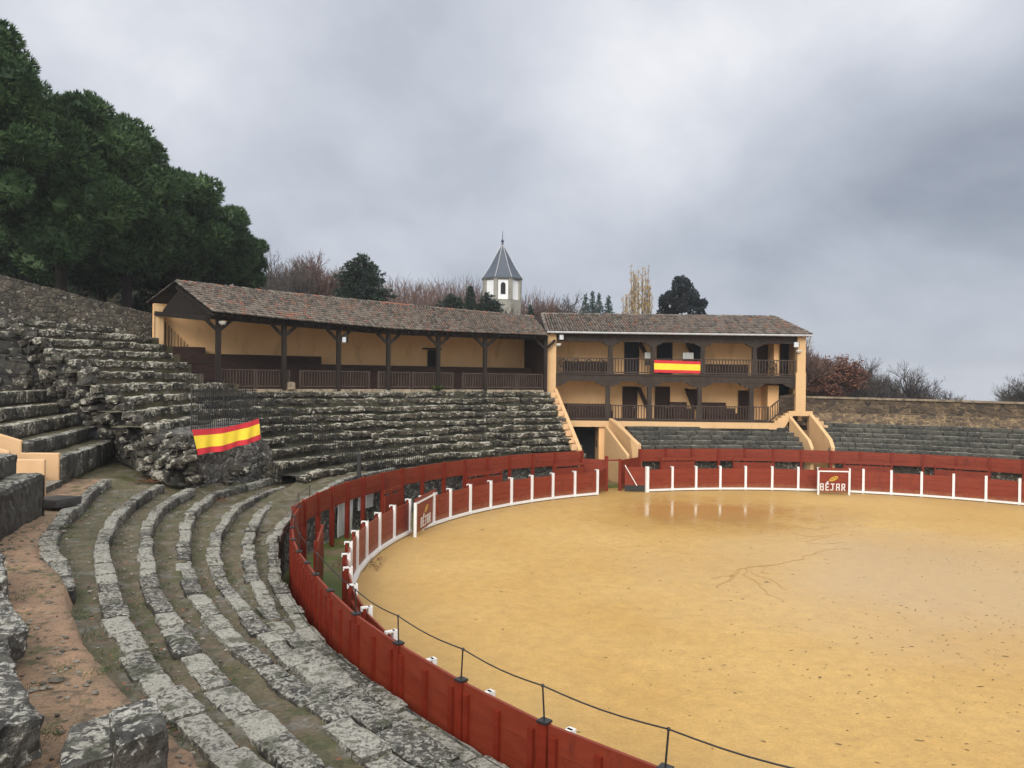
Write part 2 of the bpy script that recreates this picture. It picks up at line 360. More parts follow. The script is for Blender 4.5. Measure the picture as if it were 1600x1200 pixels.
def path_mat():
    m, t, b, g = new_mat('worn_dirt_path')
    f = nz(t, g, 30, 6, 0.7, 3.0); k = nz(t, g, 5, 6, 0.65, 5.0)
    c = mixc(t, ramp(t, nz(t, g, 1.5, 5, 0.6), [(0.36, 0.0), (0.62, 1.0)]), (0.34, 0.205, 0.125), (0.25, 0.165, 0.10))
    c = mixc(t, ramp(t, k, [(0.52, 0.0), (0.64, 1.0)]), c, (0.12, 0.085, 0.052))
    c = mixc(t, ramp(t, nz(t, g, 2.4, 6, 0.65, 12.0), [(0.55, 0.0), (0.66, 0.9)]), c, (0.085, 0.085, 0.028))
    c = mixc(t, ramp(t, nz(t, g, 11, 4, 0.6, 19.0), [(0.66, 0.0), (0.70, 1.0)]), c, (0.26, 0.195, 0.14))
    c = mixc(t, 1.0, c, ramp(t, f, [(0.3, 0.55), (0.6, 1.15)]), 'MULTIPLY')
    link(t, c, b.inputs['Base Color']); b.inputs['Roughness'].default_value = 0.7
    bump(t, b, math_(t, 'ADD', math_(t, 'MULTIPLY', f, 0.4), k), 0.8, 0.05); return m
M['path'] = path_mat()
def ell(t, g, cx, cy, rx, ry, rot=0.0, soft=(0.75, 1.15), wob=0.5, wsc=0.5):
    """an irregular patch of ground round (cx, cy): 1 inside, 0 outside"""
    mp = N(t, 'ShaderNodeMapping', vector_type='TEXTURE'); mp.inputs['Location'].default_value = (cx, cy, 0)
    mp.inputs['Rotation'].default_value = (0, 0, rot); mp.inputs['Scale'].default_value = (rx, ry, 1000)
    link(t, g.outputs['Position'], mp.inputs[0])
    ln = N(t, 'ShaderNodeVectorMath', operation='LENGTH'); link(t, mp.outputs[0], ln.inputs[0])
    d = math_(t, 'ADD', ln.outputs['Value'], math_(t, 'MULTIPLY', math_(t, 'SUBTRACT', nz(t, g, wsc, 6, 0.6, 2.0), 0.5), wob*2))
    return ramp(t, math_(t, 'MULTIPLY', d, 0.5), [(soft[0]*0.5, 1.0), (soft[1]*0.5, 0.0)])
def sand_mat():
    m, t, b, g = new_mat('wet_yellow_sand')
    f = nz(t, g, 18, 6, 0.7, 3.0); k = nz(t, g, 3.0, 6, 0.65, 6.0, (1, 1, 1)); big = nz(t, g, 0.16, 4, 0.55, 2.0)
    c = mixc(t, ramp(t, big, [(0.36, 0.0), (0.64, 1.0)]), (0.50, 0.295, 0.080), (0.55, 0.345, 0.110))
    c = mixc(t, 1.0, c, ramp(t, k, [(0.3, 0.86), (0.7, 1.08)]), 'MULTIPLY')
    c = mixc(t, 1.0, c, ramp(t, f, [(0.28, 0.82), (0.6, 1.06)]), 'MULTIPLY')
    # dark scuffs and hoof marks
    sf = nz(t, g, 2.6, 3, 0.55, 40.0, (1.0, 2.6, 1)); area = ramp(t, nz(t, g, 0.22, 3, 0.5, 60.0), [(0.42, 0.0), (0.62, 1.0)])
    c = mixc(t, math_(t, 'MULTIPLY', math_(t, 'MULTIPLY', ramp(t, sf, [(0.66, 0.0), (0.74, 1.0)]), area), 0.55), c, (0.16, 0.10, 0.04))
    # soaked ground; the slick patch also has a pale sky sheen painted in
    pool = ell(t, g, 10.8, 40.6, 7.2, 5.6, 0.1, soft=(0.35, 1.2), wob=0.6, wsc=0.35)
    slick = ell(t, g, 15.5, 27.5, 9.5, 8.5, 0.4, soft=(0.4, 1.25), wob=0.55, wsc=0.25)
    c = mixc(t, math_(t, 'MULTIPLY', pool, 0.5), c, (0.37, 0.22, 0.075))
    c = mixc(t, math_(t, 'MULTIPLY', slick, 0.55), c, (0.52, 0.37, 0.205))
    rim = math_(t, 'SUBTRACT', 1.0, ell(t, g, CX, CY, 20.6, 20.6, 0, soft=(0.86, 1.02), wob=0.12, wsc=0.5))   # damp earth along the foot of the barrier
    c = mixc(t, math_(t, 'MULTIPLY', rim, 0.5), c, (0.33, 0.21, 0.075))
    link(t, c, b.inputs['Base Color'])
    r = math_(t, 'SUBTRACT', 0.55, math_(t, 'MULTIPLY', slick, 0.24)); r = math_(t, 'SUBTRACT', r, math_(t, 'MULTIPLY', pool, 0.46))
    r = math_(t, 'ADD', r, math_(t, 'MULTIPLY', math_(t, 'SUBTRACT', k, 0.5), 0.15))
    link(t, math_(t, 'MAXIMUM', r, 0.05), b.inputs['Roughness'])
    n = N(t, 'ShaderNodeBump', i_Distance=0.025)
    st = math_(t, 'MULTIPLY', math_(t, 'SUBTRACT', 1.0, math_(t, 'MAXIMUM', pool, math_(t, 'MULTIPLY', slick, 0.75))), 0.55)
    link(t, st, n.inputs['Strength']); link(t, math_(t, 'ADD', f, math_(t, 'MULTIPLY', k, 2.0)), n.inputs['Height']); link(t, n.outputs[0], b.inputs['Normal'])
    return m
M['sand'] = sand_mat()
def passage_mat():
    m, t, b, g = new_mat('passage_ground')
    gr = ramp(t, nz(t, g, 0.5, 5, 0.6, 3.0), [(0.40, 0.0), (0.52, 1.0)]); f = nz(t, g, 20, 5, 0.7)
    c = mixc(t, gr, (0.20, 0.145, 0.085), (0.095, 0.14, 0.02)); c = mixc(t, 1.0, c, ramp(t, f, [(0.3, 0.5), (0.65, 1.25)]), 'MULTIPLY')
    link(t, c, b.inputs['Base Color']); b.inputs['Roughness'].default_value = 0.6; bump(t, b, f, 0.7, 0.04); return m
M['passage'] = passage_mat()
M['earth'] = flat_mat('outer_earth', (0.018, 0.017, 0.010), (0.030, 0.024, 0.015), 0.4, 1.0, bmp=0.4, fine=3.0, spec=0.0)
M['red'] = flat_mat('red_painted_boards', (0.170, 0.025, 0.011), (0.230, 0.040, 0.018), 1.6, 0.45, (1, 1, 5), 0.25, 0.12, 14.0, ((0.12, 0.022, 0.013), 2.2, 0.57, (1, 1, 0.35)), spec=0.25)
rt_ = M['red'].node_tree; rb_ = rt_.nodes['Principled BSDF']; rg_ = rt_.nodes['Geometry']; rs_ = N(rt_, 'ShaderNodeSeparateXYZ'); link(rt_, rg_.outputs['Position'], rs_.inputs[0])
mud_ = math_(rt_, 'ADD', rs_.outputs[2], math_(rt_, 'MULTIPLY', math_(rt_, 'SUBTRACT', nz(rt_, rg_, 5.0, 6, 0.7, 50.0), 0.5), 1.1))    # sand splashed up from the ring
c_ = rb_.inputs['Base Color'].links[0].from_socket; sc_ = nz(rt_, rg_, 7.0, 5, 0.7, 70.0, (1, 1, 3))
c_ = mixc(rt_, math_(rt_, 'MULTIPLY', ramp(rt_, mud_, [(0.12, 0.55), (0.45, 0.0)]), 0.9), c_, (0.26, 0.14, 0.06))
c_ = mixc(rt_, ramp(rt_, sc_, [(0.66, 0.0), (0.70, 0.6)]), c_, (0.13, 0.045, 0.030)); link(rt_, c_, rb_.inputs['Base Color'])
M['dark_red'] = flat_mat('red_painted_timber', (0.15, 0.016, 0.007), (0.20, 0.024, 0.010), 2.0, 0.45, (1, 1, 3), 0.2, 0.1, 14.0, spec=0.25)
M['white'] = flat_mat('white_paint', (0.72, 0.71, 0.70), (0.80, 0.79, 0.78), 3.0, 0.45, bmp=0.1, stain=((0.48, 0.42, 0.36), 6.0, 0.64))
M['letter'] = flat_mat('sign_white_paint', (0.70, 0.66, 0.62), (0.78, 0.75, 0.72), 9.0, 0.5, bmp=0)
M['gold'] = flat_mat('sign_gold_paint', (0.55, 0.33, 0.03), (0.66, 0.44, 0.06), 9.0, 0.5, bmp=0)
M['cream'] = flat_mat('cream_render', (0.56, 0.355, 0.175), (0.63, 0.41, 0.21), 1.2, 0.8, bmp=0.15, fine=25.0, stain=((0.30, 0.20, 0.11), 2.4, 0.60, (1, 1, 0.4)))
M['ochre'] = flat_mat('ochre_render', (0.80, 0.47, 0.215), (0.86, 0.53, 0.255), 0.9, 0.85, bmp=0.12, fine=25.0, stain=((0.60, 0.35, 0.16), 1.1, 0.56, (1, 1, 0.35)))
M['parapet'] = flat_mat('cream_parapet', (0.60, 0.37, 0.19), (0.68, 0.44, 0.24), 1.6, 0.75, bmp=0.25, fine=18.0, stain=((0.16, 0.11, 0.06), 6.0, 0.64))
M['wood'] = flat_mat('dark_timber', (0.016, 0.012, 0.010), (0.030, 0.023, 0.019), 3.0, 0.7, (1, 1, 0.3), 0.3, 0.25, 30.0, spec=0.15)
M['board'] = flat_mat('stained_boards', (0.026, 0.015, 0.012), (0.052, 0.028, 0.021), 2.0, 0.65, (1, 1, 4), 0.3, 0.2, 20.0, spec=0.15)
M['grey_wood'] = flat_mat('weathered_timber', (0.030, 0.022, 0.018), (0.052, 0.040, 0.033), 3.0, 0.7, (1, 1, 0.3), 0.3, 0.25, 30.0, spec=0.15)
M['iron'] = flat_mat('black_iron', (0.012, 0.012, 0.013), (0.025, 0.024, 0.024), 8.0, 0.45, bmp=0.1)
M['rail_wood'] = flat_mat('brown_railing_timber', (0.046, 0.032, 0.026), (0.074, 0.053, 0.043), 3.0, 0.7, (1, 1, 0.3), 0.3, 0.2, 30.0, spec=0.15)
M['steel'] = flat_mat('galvanised_gutter', (0.34, 0.34, 0.35), (0.46, 0.46, 0.47), 3.0, 0.4, bmp=0)
M['door'] = flat_mat('dark_door', (0.012, 0.014, 0.019), (0.020, 0.022, 0.028), 3.0, 0.6, bmp=0.1, spec=0.15)
M['brown_door'] = flat_mat('brown_door', (0.028, 0.014, 0.010), (0.045, 0.023, 0.016), 3.0, 0.6, (1, 1, 0.3), 0.15, spec=0.15)
M['void'] = flat_mat('dark_opening', (0.008, 0.008, 0.009), (0.012, 0.012, 0.013), 2.0, 0.9, bmp=0)  # near-black colour painting the unlit depth of openings
M['flag_red'] = flat_mat('flag_red_cloth', (0.50, 0.012, 0.022), (0.56, 0.020, 0.03), 2.0, 0.7, bmp=0.05)
M['flag_yellow'] = flat_mat('flag_yellow_cloth', (0.80, 0.56, 0.02), (0.86, 0.62, 0.035), 2.0, 0.7, bmp=0.05)
M['cloth'] = flat_mat('white_sheet', (0.42, 0.41, 0.39), (0.62, 0.61, 0.58), 2.0, 0.7, (3, 3, 0.5), 0.1, stain=((0.22, 0.20, 0.17), 2.5, 0.58))
M['lamp'] = flat_mat('floodlight_glass', (0.50, 0.52, 0.54), (0.66, 0.68, 0.70), 6.0, 0.15, bmp=0)
M['plastic'] = flat_mat('pale_plastic', (0.50, 0.48, 0.42), (0.60, 0.58, 0.52), 6.0, 0.4, bmp=0)
M['tile_bed'] = flat_mat('roof_bed', (0.012, 0.010, 0.008), (0.022, 0.018, 0.015), 2.0, 0.9, bmp=0.2)  # near-black bed paints the shadow in the tile channels
M['block'] = flat_mat('grey_block', (0.030, 0.030, 0.028), (0.055, 0.053, 0.05), 3.0, 0.5, bmp=0.3)
M['leaf_litter'] = flat_mat('fallen_leaves', (0.10, 0.038, 0.016), (0.24, 0.085, 0.03), 6.0, 0.6, bmp=0, island=0.9)
M['wet_sand'] = flat_mat('soaked_sand', (0.40, 0.235, 0.075), (0.48, 0.285, 0.092), 1.5, 0.4, bmp=0.3, fine=20.0)
M['clod'] = flat_mat('damp_clods', (0.10, 0.065, 0.03), (0.17, 0.11, 0.05), 6.0, 0.7, bmp=0, island=0.6)
M['pebble'] = flat_mat('pebbles', (0.10, 0.085, 0.065), (0.26, 0.23, 0.19), 6.0, 0.7, bmp=0.2, island=0.9)
M['grass'] = flat_mat('grass_blades', (0.035, 0.06, 0.012), (0.08, 0.11, 0.022), 2.0, 0.6, bmp=0, island=0.6)
M['tower_white'] = flat_mat('tower_white_render', (0.76, 0.76, 0.75), (0.82, 0.82, 0.81), 0.6, 0.8, bmp=0.05, stain=((0.58, 0.57, 0.55), 0.6, 0.66))
M['tower_stone'] = flat_mat('tower_stone', (0.22, 0.21, 0.18), (0.32, 0.30, 0.26), 1.0, 0.85, bmp=0.2)
M['slate'] = flat_mat('slate_roof', (0.040, 0.052, 0.075), (0.062, 0.078, 0.105), 2.0, 0.45, (1, 1, 3), 0.2, fine=6.0)
def tile_mat(name, orange):
    m, t, b, g = new_mat(name)
    isl = g.outputs['Random Per Island']; f = nz(t, g, 14, 5, 0.7)
    r = nt_ramp(t, isl, [(0.0, (0.040, 0.032, 0.026)), (0.3, (0.10, 0.080, 0.064)), (0.6, (0.19, 0.155, 0.125)), (0.84, (0.13, 0.092, 0.070)), (0.96, (0.17, 0.085, 0.055)), (1.0, (0.26, 0.095, 0.05))])
    pt = ramp(t, math_(t, 'ADD', nz(t, g, 0.45, 4, 0.6, 3.0), math_(t, 'MULTIPLY', isl, 0.14)), [(orange, 0.0), (orange+0.03, 0.85)])
    c = mixc(t, pt, r, (0.27, 0.095, 0.048))
    c = mixc(t, ramp(t, nz(t, g, 5.0, 6, 0.7, 9.0), [(0.55, 0.0), (0.66, 0.7)]), c, (0.24, 0.225, 0.19))
    c = mixc(t, 1.0, c, ramp(t, f, [(0.3, 0.55), (0.65, 1.2)]), 'MULTIPLY')
    link(t, c, b.inputs['Base Color']); b.inputs['Roughness'].default_value = 0.6; bump(t, b, f, 0.5, 0.03); return m
def nt_ramp(t, v, stops):
    n = t.nodes.new('ShaderNodeValToRGB'); e = n.color_ramp.elements
    while len(e) < len(stops): e.new(0.5)
    for k, (p, c) in zip(e, stops): k.position = p; k.color = (*c, 1)
    t.links.new(v, n.inputs[0]); return n.outputs[0]
M['tile'] = tile_mat('clay_tiles', 0.75); M['ridge_tile'] = tile_mat('ridge_tiles', 0.58)
def foliage(name, c1, c2, rough=0.6, trans=0.0, isl=0.6, sc_=0.35):
    m, t, b, g = new_mat(name)
    a = math_(t, 'ADD', nz(t, g, sc_, 4, 0.6), math_(t, 'MULTIPLY', math_(t, 'SUBTRACT', g.outputs['Random Per Island'], 0.5), isl))
    link(t, mixc(t, ramp(t, a, [(0.25, 0.0), (0.75, 1.0)]), c1, c2), b.inputs['Base Color']); b.inputs['Roughness'].default_value = rough
    b.inputs['Specular IOR Level'].default_value = 0.25; return m
M['pine'] = foliage('pine_needles', (0.018, 0.046, 0.018), (0.080, 0.140, 0.048))
M['scrub'] = foliage('dark_scrub', (0.010, 0.018, 0.009), (0.022, 0.034, 0.015))
M['cedar'] = foliage('cedar_needles', (0.020, 0.036, 0.026), (0.042, 0.062, 0.042))
M['blue_fir'] = foliage('blue_fir_needles', (0.06, 0.10, 0.095), (0.10, 0.15, 0.14))
M['dark_fir'] = foliage('dark_conifer_needles', (0.016, 0.022, 0.026), (0.032, 0.042, 0.046))
M['pine_bark'] = flat_mat('dark_pine_bark', (0.018, 0.014, 0.012), (0.036, 0.028, 0.024), 2.0, 0.95, bmp=0.3, spec=0.1)
M['bark'] = flat_mat('grey_bark', (0.055, 0.045, 0.038), (0.09, 0.078, 0.068), 2.0, 0.9, bmp=0.3)
M['twig_grey'] = foliage('grey_twigs', (0.060, 0.052, 0.048), (0.105, 0.092, 0.085), 0.9)
M['twig_brown'] = foliage('russet_twigs', (0.085, 0.052, 0.042), (0.145, 0.085, 0.066), 0.9)
M['twig_dark'] = foliage('dark_twigs', (0.050, 0.043, 0.040), (0.085, 0.073, 0.066), 0.9)
M['leaf_rust'] = foliage('rust_leaves', (0.13, 0.055, 0.034), (0.19, 0.085, 0.052), 0.8)
M['leaf_gold'] = foliage('straw_leaves', (0.30, 0.20, 0.085), (0.46, 0.33, 0.16), 0.8)
random.seed(11)
# ------------------------------------------------------------------ ground: terrain, arena sand, passage
def terr_z(x, y):
    r = math.hypot(x-CX, y-CY); th = math.degrees(math.atan2(y-CY, x-CX)) % 360
    base = interp([(0, 2.0), (60, 2.0), (90, 4.0), (118, 5.2), (140, 5.6), (152, 6.4), (165, 8.6), (180, 8.8), (215, 4.4), (300, 4.0), (360, 3.0)], th)
    hill = interp([(0, 0), (60, -3.0), (76, -1.0), (88, 3), (100, 8), (118, 15), (140, 21), (155, 16), (165, 9), (185, 5), (215, 4), (360, 0)], th)
    k = min(1, max(0, (r-42)/95)); k = k*k*(3-2*k)
    far = min(1, max(0, (r-190)/300))
    return base+hill*k*(1-0.5*far)-max(0, r-60)*interp([(0, .04), (80, .04), (92, .0), (200, 0), (240, .03), (360, .04)], th)+(0.35*fbm((x, y, 0), 0.06) if r > 36 else 0)
g = MB(); NT = 144; RR = [31, 34, 38, 44, 52, 62, 75, 90, 108, 130, 155, 185, 230, 300, 420, 650, 900]
def inner_r(t): return interp([(0, 31), (60, 31), (100, 33.5), (118, 37.5), (140, 38.5), (150, 41), (158, 44.5), (170, 47), (186, 47), (200, 40), (212, 34), (240, 32), (360, 31)], t)
rows = []
for i in range(NT+1):
    t = 360*i/NT; row = []
    for j, r in enumerate(RR):
        r = max(r, inner_r(t)+j*0.25); p = pol(r, t); p.z = terr_z(p.x, p.y); row.append(p)
    rows.append(row)
g.grid(rows); struct('terrain', g, M['earth'], True)
g = MB(); o = [pol(r, 360*i/120, 0.0) for r in (0.3, 3, 6, 9, 12, 15, 18, 20, 21.4, 24.0) for i in range(121)]
g.grid([o[k*121:(k+1)*121] for k in range(10)]); g.f = [f[::-1] for f in g.f]; g.v.append(pol(0, 0, 0)); 
for i in range(120): g.f.append((len(g.v)-1, i, i+1))
struct('arena_sand', g, M['sand'], True)
g = MB(); rows = []
for r in (21.5, 22.3, 23.2, 24.05):
    rows.append([pol(r, 122+i*1.0, 0.03+0.02*noise.noise(pol(r, 122+i)*0.8)) for i in range(0, 132)])
g.grid(rows); struct('passage_ground', g, M['passage'], True)
GZ = [(155, 2.5), (165, 2.48), (171, 2.25), (178, 1.98), (185, 1.8)]
g = MB(); rows = []
for i in range(61):
    t = 158+i*0.45; row = []
    for j in range(24):
        r = 24.36+j*0.52; p = pol(r, t, interp([(24.2, 1.9), (25.9, 1.96), (26.2, 2.18), (27.05, 2.19), (27.2, 2.43), (27.65, 2.44), (27.8, 2.68), (28.6, 2.69), (28.75, 2.93), (30.1, 2.94), (30.3, 3.18), (36, 3.4)], r))
        p.z -= 0.08 if t < 180 else 0.3
        if r < 26: p.z = max(p.z, interp(GZ, t)-0.09)
        p.z += 0.05*fbm(p, 1.4)+0.02*noise.noise(p*5); row.append(p)
    rows.append(row)
g.grid(rows); g.f = [f[::-1] for f in g.f]; struct('mossy_ground', g, M['tread'], True)
# ------------------------------------------------------------------ seating rows
def kerb_row(mb, th0, th1, rf, zf, wd, ht, bl, seed, res=(6, 3, 2), amp=0.03, gap=0.02, wob=0.05, ax=1):
    """a row of hewn blocks laid along the curve r = rf(theta), top at zf(theta), from th0 up to th1 degrees"""
    random.seed(seed); t = th0
    while t < th1-0.05:
        r = rf(t); L = bl*rnd(0.6, 1.5); dt = math.degrees(L/r)
        t2 = min(th1, t+dt)
        if th1-t2 < 0.5*dt: t2 = th1
        dr = rnd(-wob, wob); dz = rnd(-0.6, 0.6)*wob; tw = rnd(-0.4, 0.4)*wob; gp = math.degrees(gap/r)
        a = pol(rf(t)+dr+tw, t+gp, zf(t)-ht+dz); b = pol(rf(t2)+dr-tw, t2-gp, zf(t2)-ht+dz)
        n = (pol(1, t)-pol(0, t)); n.z = 0
        h = ht+rnd(-0.3, 0.3)*wob; w_ = (wd(t) if callable(wd) else wd)*rnd(0.9, 1.15)
        mb.stone(a, b-a, Vector((n.x, n.y, 0)).normalized()*w_, Vector((0, 0, h)), res[0], res[1], res[2], amp, seed+t*0.37)
        t = t2
def lin(tab): return lambda t: interp(tab, t)
OUT_R = [(175, 23.55), (180, 23.5), (185, 23.38), (193, 23.1), (204, 22.95), (209, 23.0), (215, 23.18), (220, 23.32), (224.6, 23.5), (229, 23.68), (236, 23.8)]
NEAR = [  # r table, z table, theta range, label
 ('lowest', [(118, 24.0), (165, 24.02), (176, 24.0), (188, 23.72), (195, 23.42), (206, 23.32), (216, 23.5), (224.6, 23.74), (228, 23.9), (240, 24.1)], [(155, 2.5), (165, 2.48), (171, 2.25), (178, 1.98), (185, 1.8), (195, 1.75)], 155, 238),
 ('second', [(164, 26.25), (173, 25.5), (188, 24.4), (197, 24.05), (206, 23.95), (217, 24.05), (223, 24.25), (228, 24.5), (240, 24.7)], [(164, 2.02), (180, 2.0)], 164.5, 238),
 ('third', [(168, 26.2), (177, 26.0), (188.5, 25.3), (199, 24.87), (209, 24.6), (218, 24.6), (224, 24.8), (228, 25.0), (240, 25.2)], [(168, 2.25)], 169, 238),
 ('fourth', [(168, 27.05), (177.6, 27.15), (193.4, 25.9), (201, 25.55), (211, 25.36), (219, 25.34), (224.3, 25.4), (228.6, 25.65), (240, 25.9)], [(168, 2.5)], 167, 238),
 ('fifth', [(179.5, 27.7), (182.6, 27.65), (196, 26.7), (203, 26.32), (213.4, 26.22), (223.7, 26.45), (227, 26.6), (240, 26.8)], [(180, 2.75)], 179, 238),
 ('sixth', [(180, 28.65), (190, 27.9), (200, 27.38), (205, 27.12), (211.6, 27.0), (220, 27.15), (224.7, 27.28), (227.5, 27.35), (240, 27.6)], [(180, 3.0)], 180, 238),
 ('seventh', [(182, 30.2), (190.3, 29.05), (203.3, 28.3), (206.5, 27.92), (210, 27.8), (213, 27.8)], [(180, 3.25)], 181.5, 211.5)]
near = thing('stone_stand', pol(25, 205, 0), 'near stone seating with seven pale lichen-covered curved rows and mossy earth between', 'stand')
ORD = ['lowest', 'second', 'third', 'fourth', 'fifth', 'sixth', 'seventh']
for i, (nm, rt_, zt, t0, t1) in enumerate(NEAR):
    m = MB(); kerb_row(m, t0, t1, lin(rt_), lin(zt), lin([(190, .32), (212, .37), (222, .41)]), 0.33, 0.85, 31+i*7, (9, 5, 4), 0.030, 0.005, 0.04); part('seat_row', m, M['kerb'], near)
m = MB()                                                  # earth treads behind each row, stepping up
for i in range(7):
    ra, za = lin(NEAR[i][1]), lin(NEAR[i][2])
    if i < 6: rb, t1, t0 = lin(NEAR[i+1][1]), 238, NEAR[i+1][3]
    else: rb, t1, t0 = (lambda t: ra(t)+1.6), 206, 181.5
    rows = []
    for k in range(int((t1-t0)/0.5)+1):
        t = t0+k*0.5; a, b = ra(t), rb(t); z = za(t)-0.045; row = [pol(a+0.1, t, z-0.45)]
        for q in range(8):
            r = a+0.12+(b+0.12-a-0.12)*q/7; p = pol(r, t, z); p.z += 0.055*fbm(p, 1.3)+0.02*noise.noise(p*5)-0.03*math.sin(PI*q/7); row.append(p)
        rows.append(row)
    m.grid(rows)
m.f = [f[::-1] for f in m.f]
part('tread', m, M['tread'], near, smooth=True)
# ------------------------------------------------------------------ far curved stand under the gallery
GF = [Vector(p) for p in ((-16.6, 41.9, 0), (-16.2, 42.3, 0), (-13.45, 44.9, 0), (-10.6, 47.0, 0), (-7.7, 48.9, 0), (-4.75, 50.6, 0), (-1.8, 52.1, 0), (2.3, 53.75, 0))]
RG_TAB = []
for a_, b_ in zip(GF, GF[1:]):
    for i_ in range(10):
        q_ = a_.lerp(b_, i_/10); RG_TAB.append((math.degrees(math.atan2(q_.y-CY, q_.x-CX)) % 360, math.hypot(q_.x-CX, q_.y-CY)))
RG_TAB.sort(); RG_TAB.append((175.0, 37.9))
def r_gal(t): return interp(RG_TAB, t)
NFAR = 10
def far_r(k, t): return 24.0+(r_gal(t)-0.35-24.0)*k/9.3
def far_z(k, t): return 2.27+0.42*k
far = thing('stone_stand', pol(27, 140, 0), 'steep dark weathered stone seating curving below the tiled gallery', 'stand')
FT1 = [156, 168, 167.5, 166.5, 166, 165, 163.5, 162, 160, 158]
for k in range(NFAR):
    m = MB(); kerb_row(m, 117.7, FT1[k], lambda t: far_r(k, t)+0.14*noise.noise(Vector((t*0.17, k*3.3, 0)))+0.06*noise.noise(Vector((t*0.6, k*3.3, 5))), lambda t: far_z(k, t)+0.10*noise.noise(Vector((t*0.22, k*1.7, 4)))+0.04*noise.noise(Vector((t*0.9, k*2.7, 4))), 0.46, 0.29, 0.62, 211+k*5, (5, 3, 4), 0.085, 0.0, 0.10)
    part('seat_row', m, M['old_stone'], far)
m = MB()
for k in range(NFAR):
    rows = []
    for q in range(101):
        t = 117.5+q*0.505
        a, b, z = far_r(k, t), far_r(k+1, t), far_z(k, t)-0.06; row = [pol(a+0.14, t, z-0.52)]
        for j in range(4):
            p = pol(a+0.16+(b-a)*j/3, t, z); p.z += 0.06*fbm(p, 1.6); row.append(p)
        rows.append(row)
    m.grid(rows)
m.f = [f[::-1] for f in m.f]
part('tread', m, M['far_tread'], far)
m = MB()                                                  # lower stone wall behind the passage
rows = [[pol(24.06+0.05*noise.noise(Vector((t*0.8, z*3, 1))), t, z) for z in (-0.2, 0.3, 0.8, 1.3, 1.8, 2.25)] for t in [118+i*0.8 for i in range(64)]]
m.grid(rows); rows = [[pol(lin(NEAR[0][1])(t)+0.1, t, z) for z in (-0.2, 0.5, 1.1, 1.78)] for t in [169+i*0.8 for i in range(88)]]
m.grid(rows); part('base_wall', m, M['block_wall'], far)
# ------------------------------------------------------------------ ashlar stands on the right
def ashlar(label, t0, t1, n, r0, tr, z0, rise, seed, nm='stone_stand'):
    s = thing(nm, pol(r0+1, (t0+t1)/2, 0), label, 'stand')
    for k in range(n):
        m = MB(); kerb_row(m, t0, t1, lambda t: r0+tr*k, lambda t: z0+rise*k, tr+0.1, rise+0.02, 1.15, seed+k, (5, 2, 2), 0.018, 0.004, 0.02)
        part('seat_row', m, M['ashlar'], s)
    m = MB(); m.grid([[pol(r0+0.12, t0+(t1-t0)*i/40, z) for z in (-0.2, 1.0, z0-rise*0.5)] for i in range(41)])
    m.grid([[pol(r0+0.05+q*(tr*n-0.1), t0+(t1-t0)*i/40, z0-rise-0.02+q*(rise*n-0.05)) for q in (0, 1)] for i in range(41)])
    part('base_wall', m, M['old_stone'], s); return s
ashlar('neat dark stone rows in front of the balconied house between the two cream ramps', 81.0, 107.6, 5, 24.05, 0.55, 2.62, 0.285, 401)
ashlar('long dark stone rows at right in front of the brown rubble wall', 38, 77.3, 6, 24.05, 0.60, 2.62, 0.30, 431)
# ------------------------------------------------------------------ rubble wall behind the right-hand stand
rw = thing('rubble_wall', pol(28.0, 62, 3.9), 'long brown rubble wall with a flat pale coping behind the right-hand rows', 'wall')
m = MB(); m2 = MB(); m3 = MB()
def rwz(t): return interp([(36, 5.70), (50, 5.72), (81.5, 5.86)], t)
R0 = 27.75
rows = []; T = [38+i*0.5 for i in range(91)]
for t in T:
    rows.append([pol(R0+0.05*noise.noise(Vector((t*1.5, z*4, 2)))-0.03*noise.noise(Vector((t*5, z*9, 2))), t, z) for z in [4.75+i*(rwz(t)-4.75)/8 for i in range(9)]])
m.grid(rows); rows = [[pol(R0+0.6, t, 3.5), pol(R0+0.6, t, rwz(t)-0.01)] for t in T]; m.grid(rows); part('rubble_face', m, M['right_wall_top'], rw)
rows = [[pol(R0-0.12, t, rwz(t)), pol(R0-0.12, t, rwz(t)+0.13+0.015*noise.noise(Vector((t*2, 1, 1)))), pol(R0+0.68, t, rwz(t)+0.13), pol(R0+0.68, t, rwz(t))] for t in T]
m2.grid(rows); part('coping', m2, M['lime'], rw)
rows = [[pol(R0-0.45+0.08*noise.noise(Vector((t, 3, 3))), t, 3.9), pol(R0-0.25+0.1*noise.noise(Vector((t, 5, 3))), t, 4.35+0.1*noise.noise(Vector((t, 7, 3)))), pol(R0-0.02, t, 4.8)] for t in T]
m3.grid(rows); part('footing', m3, M['right_wall'], rw)
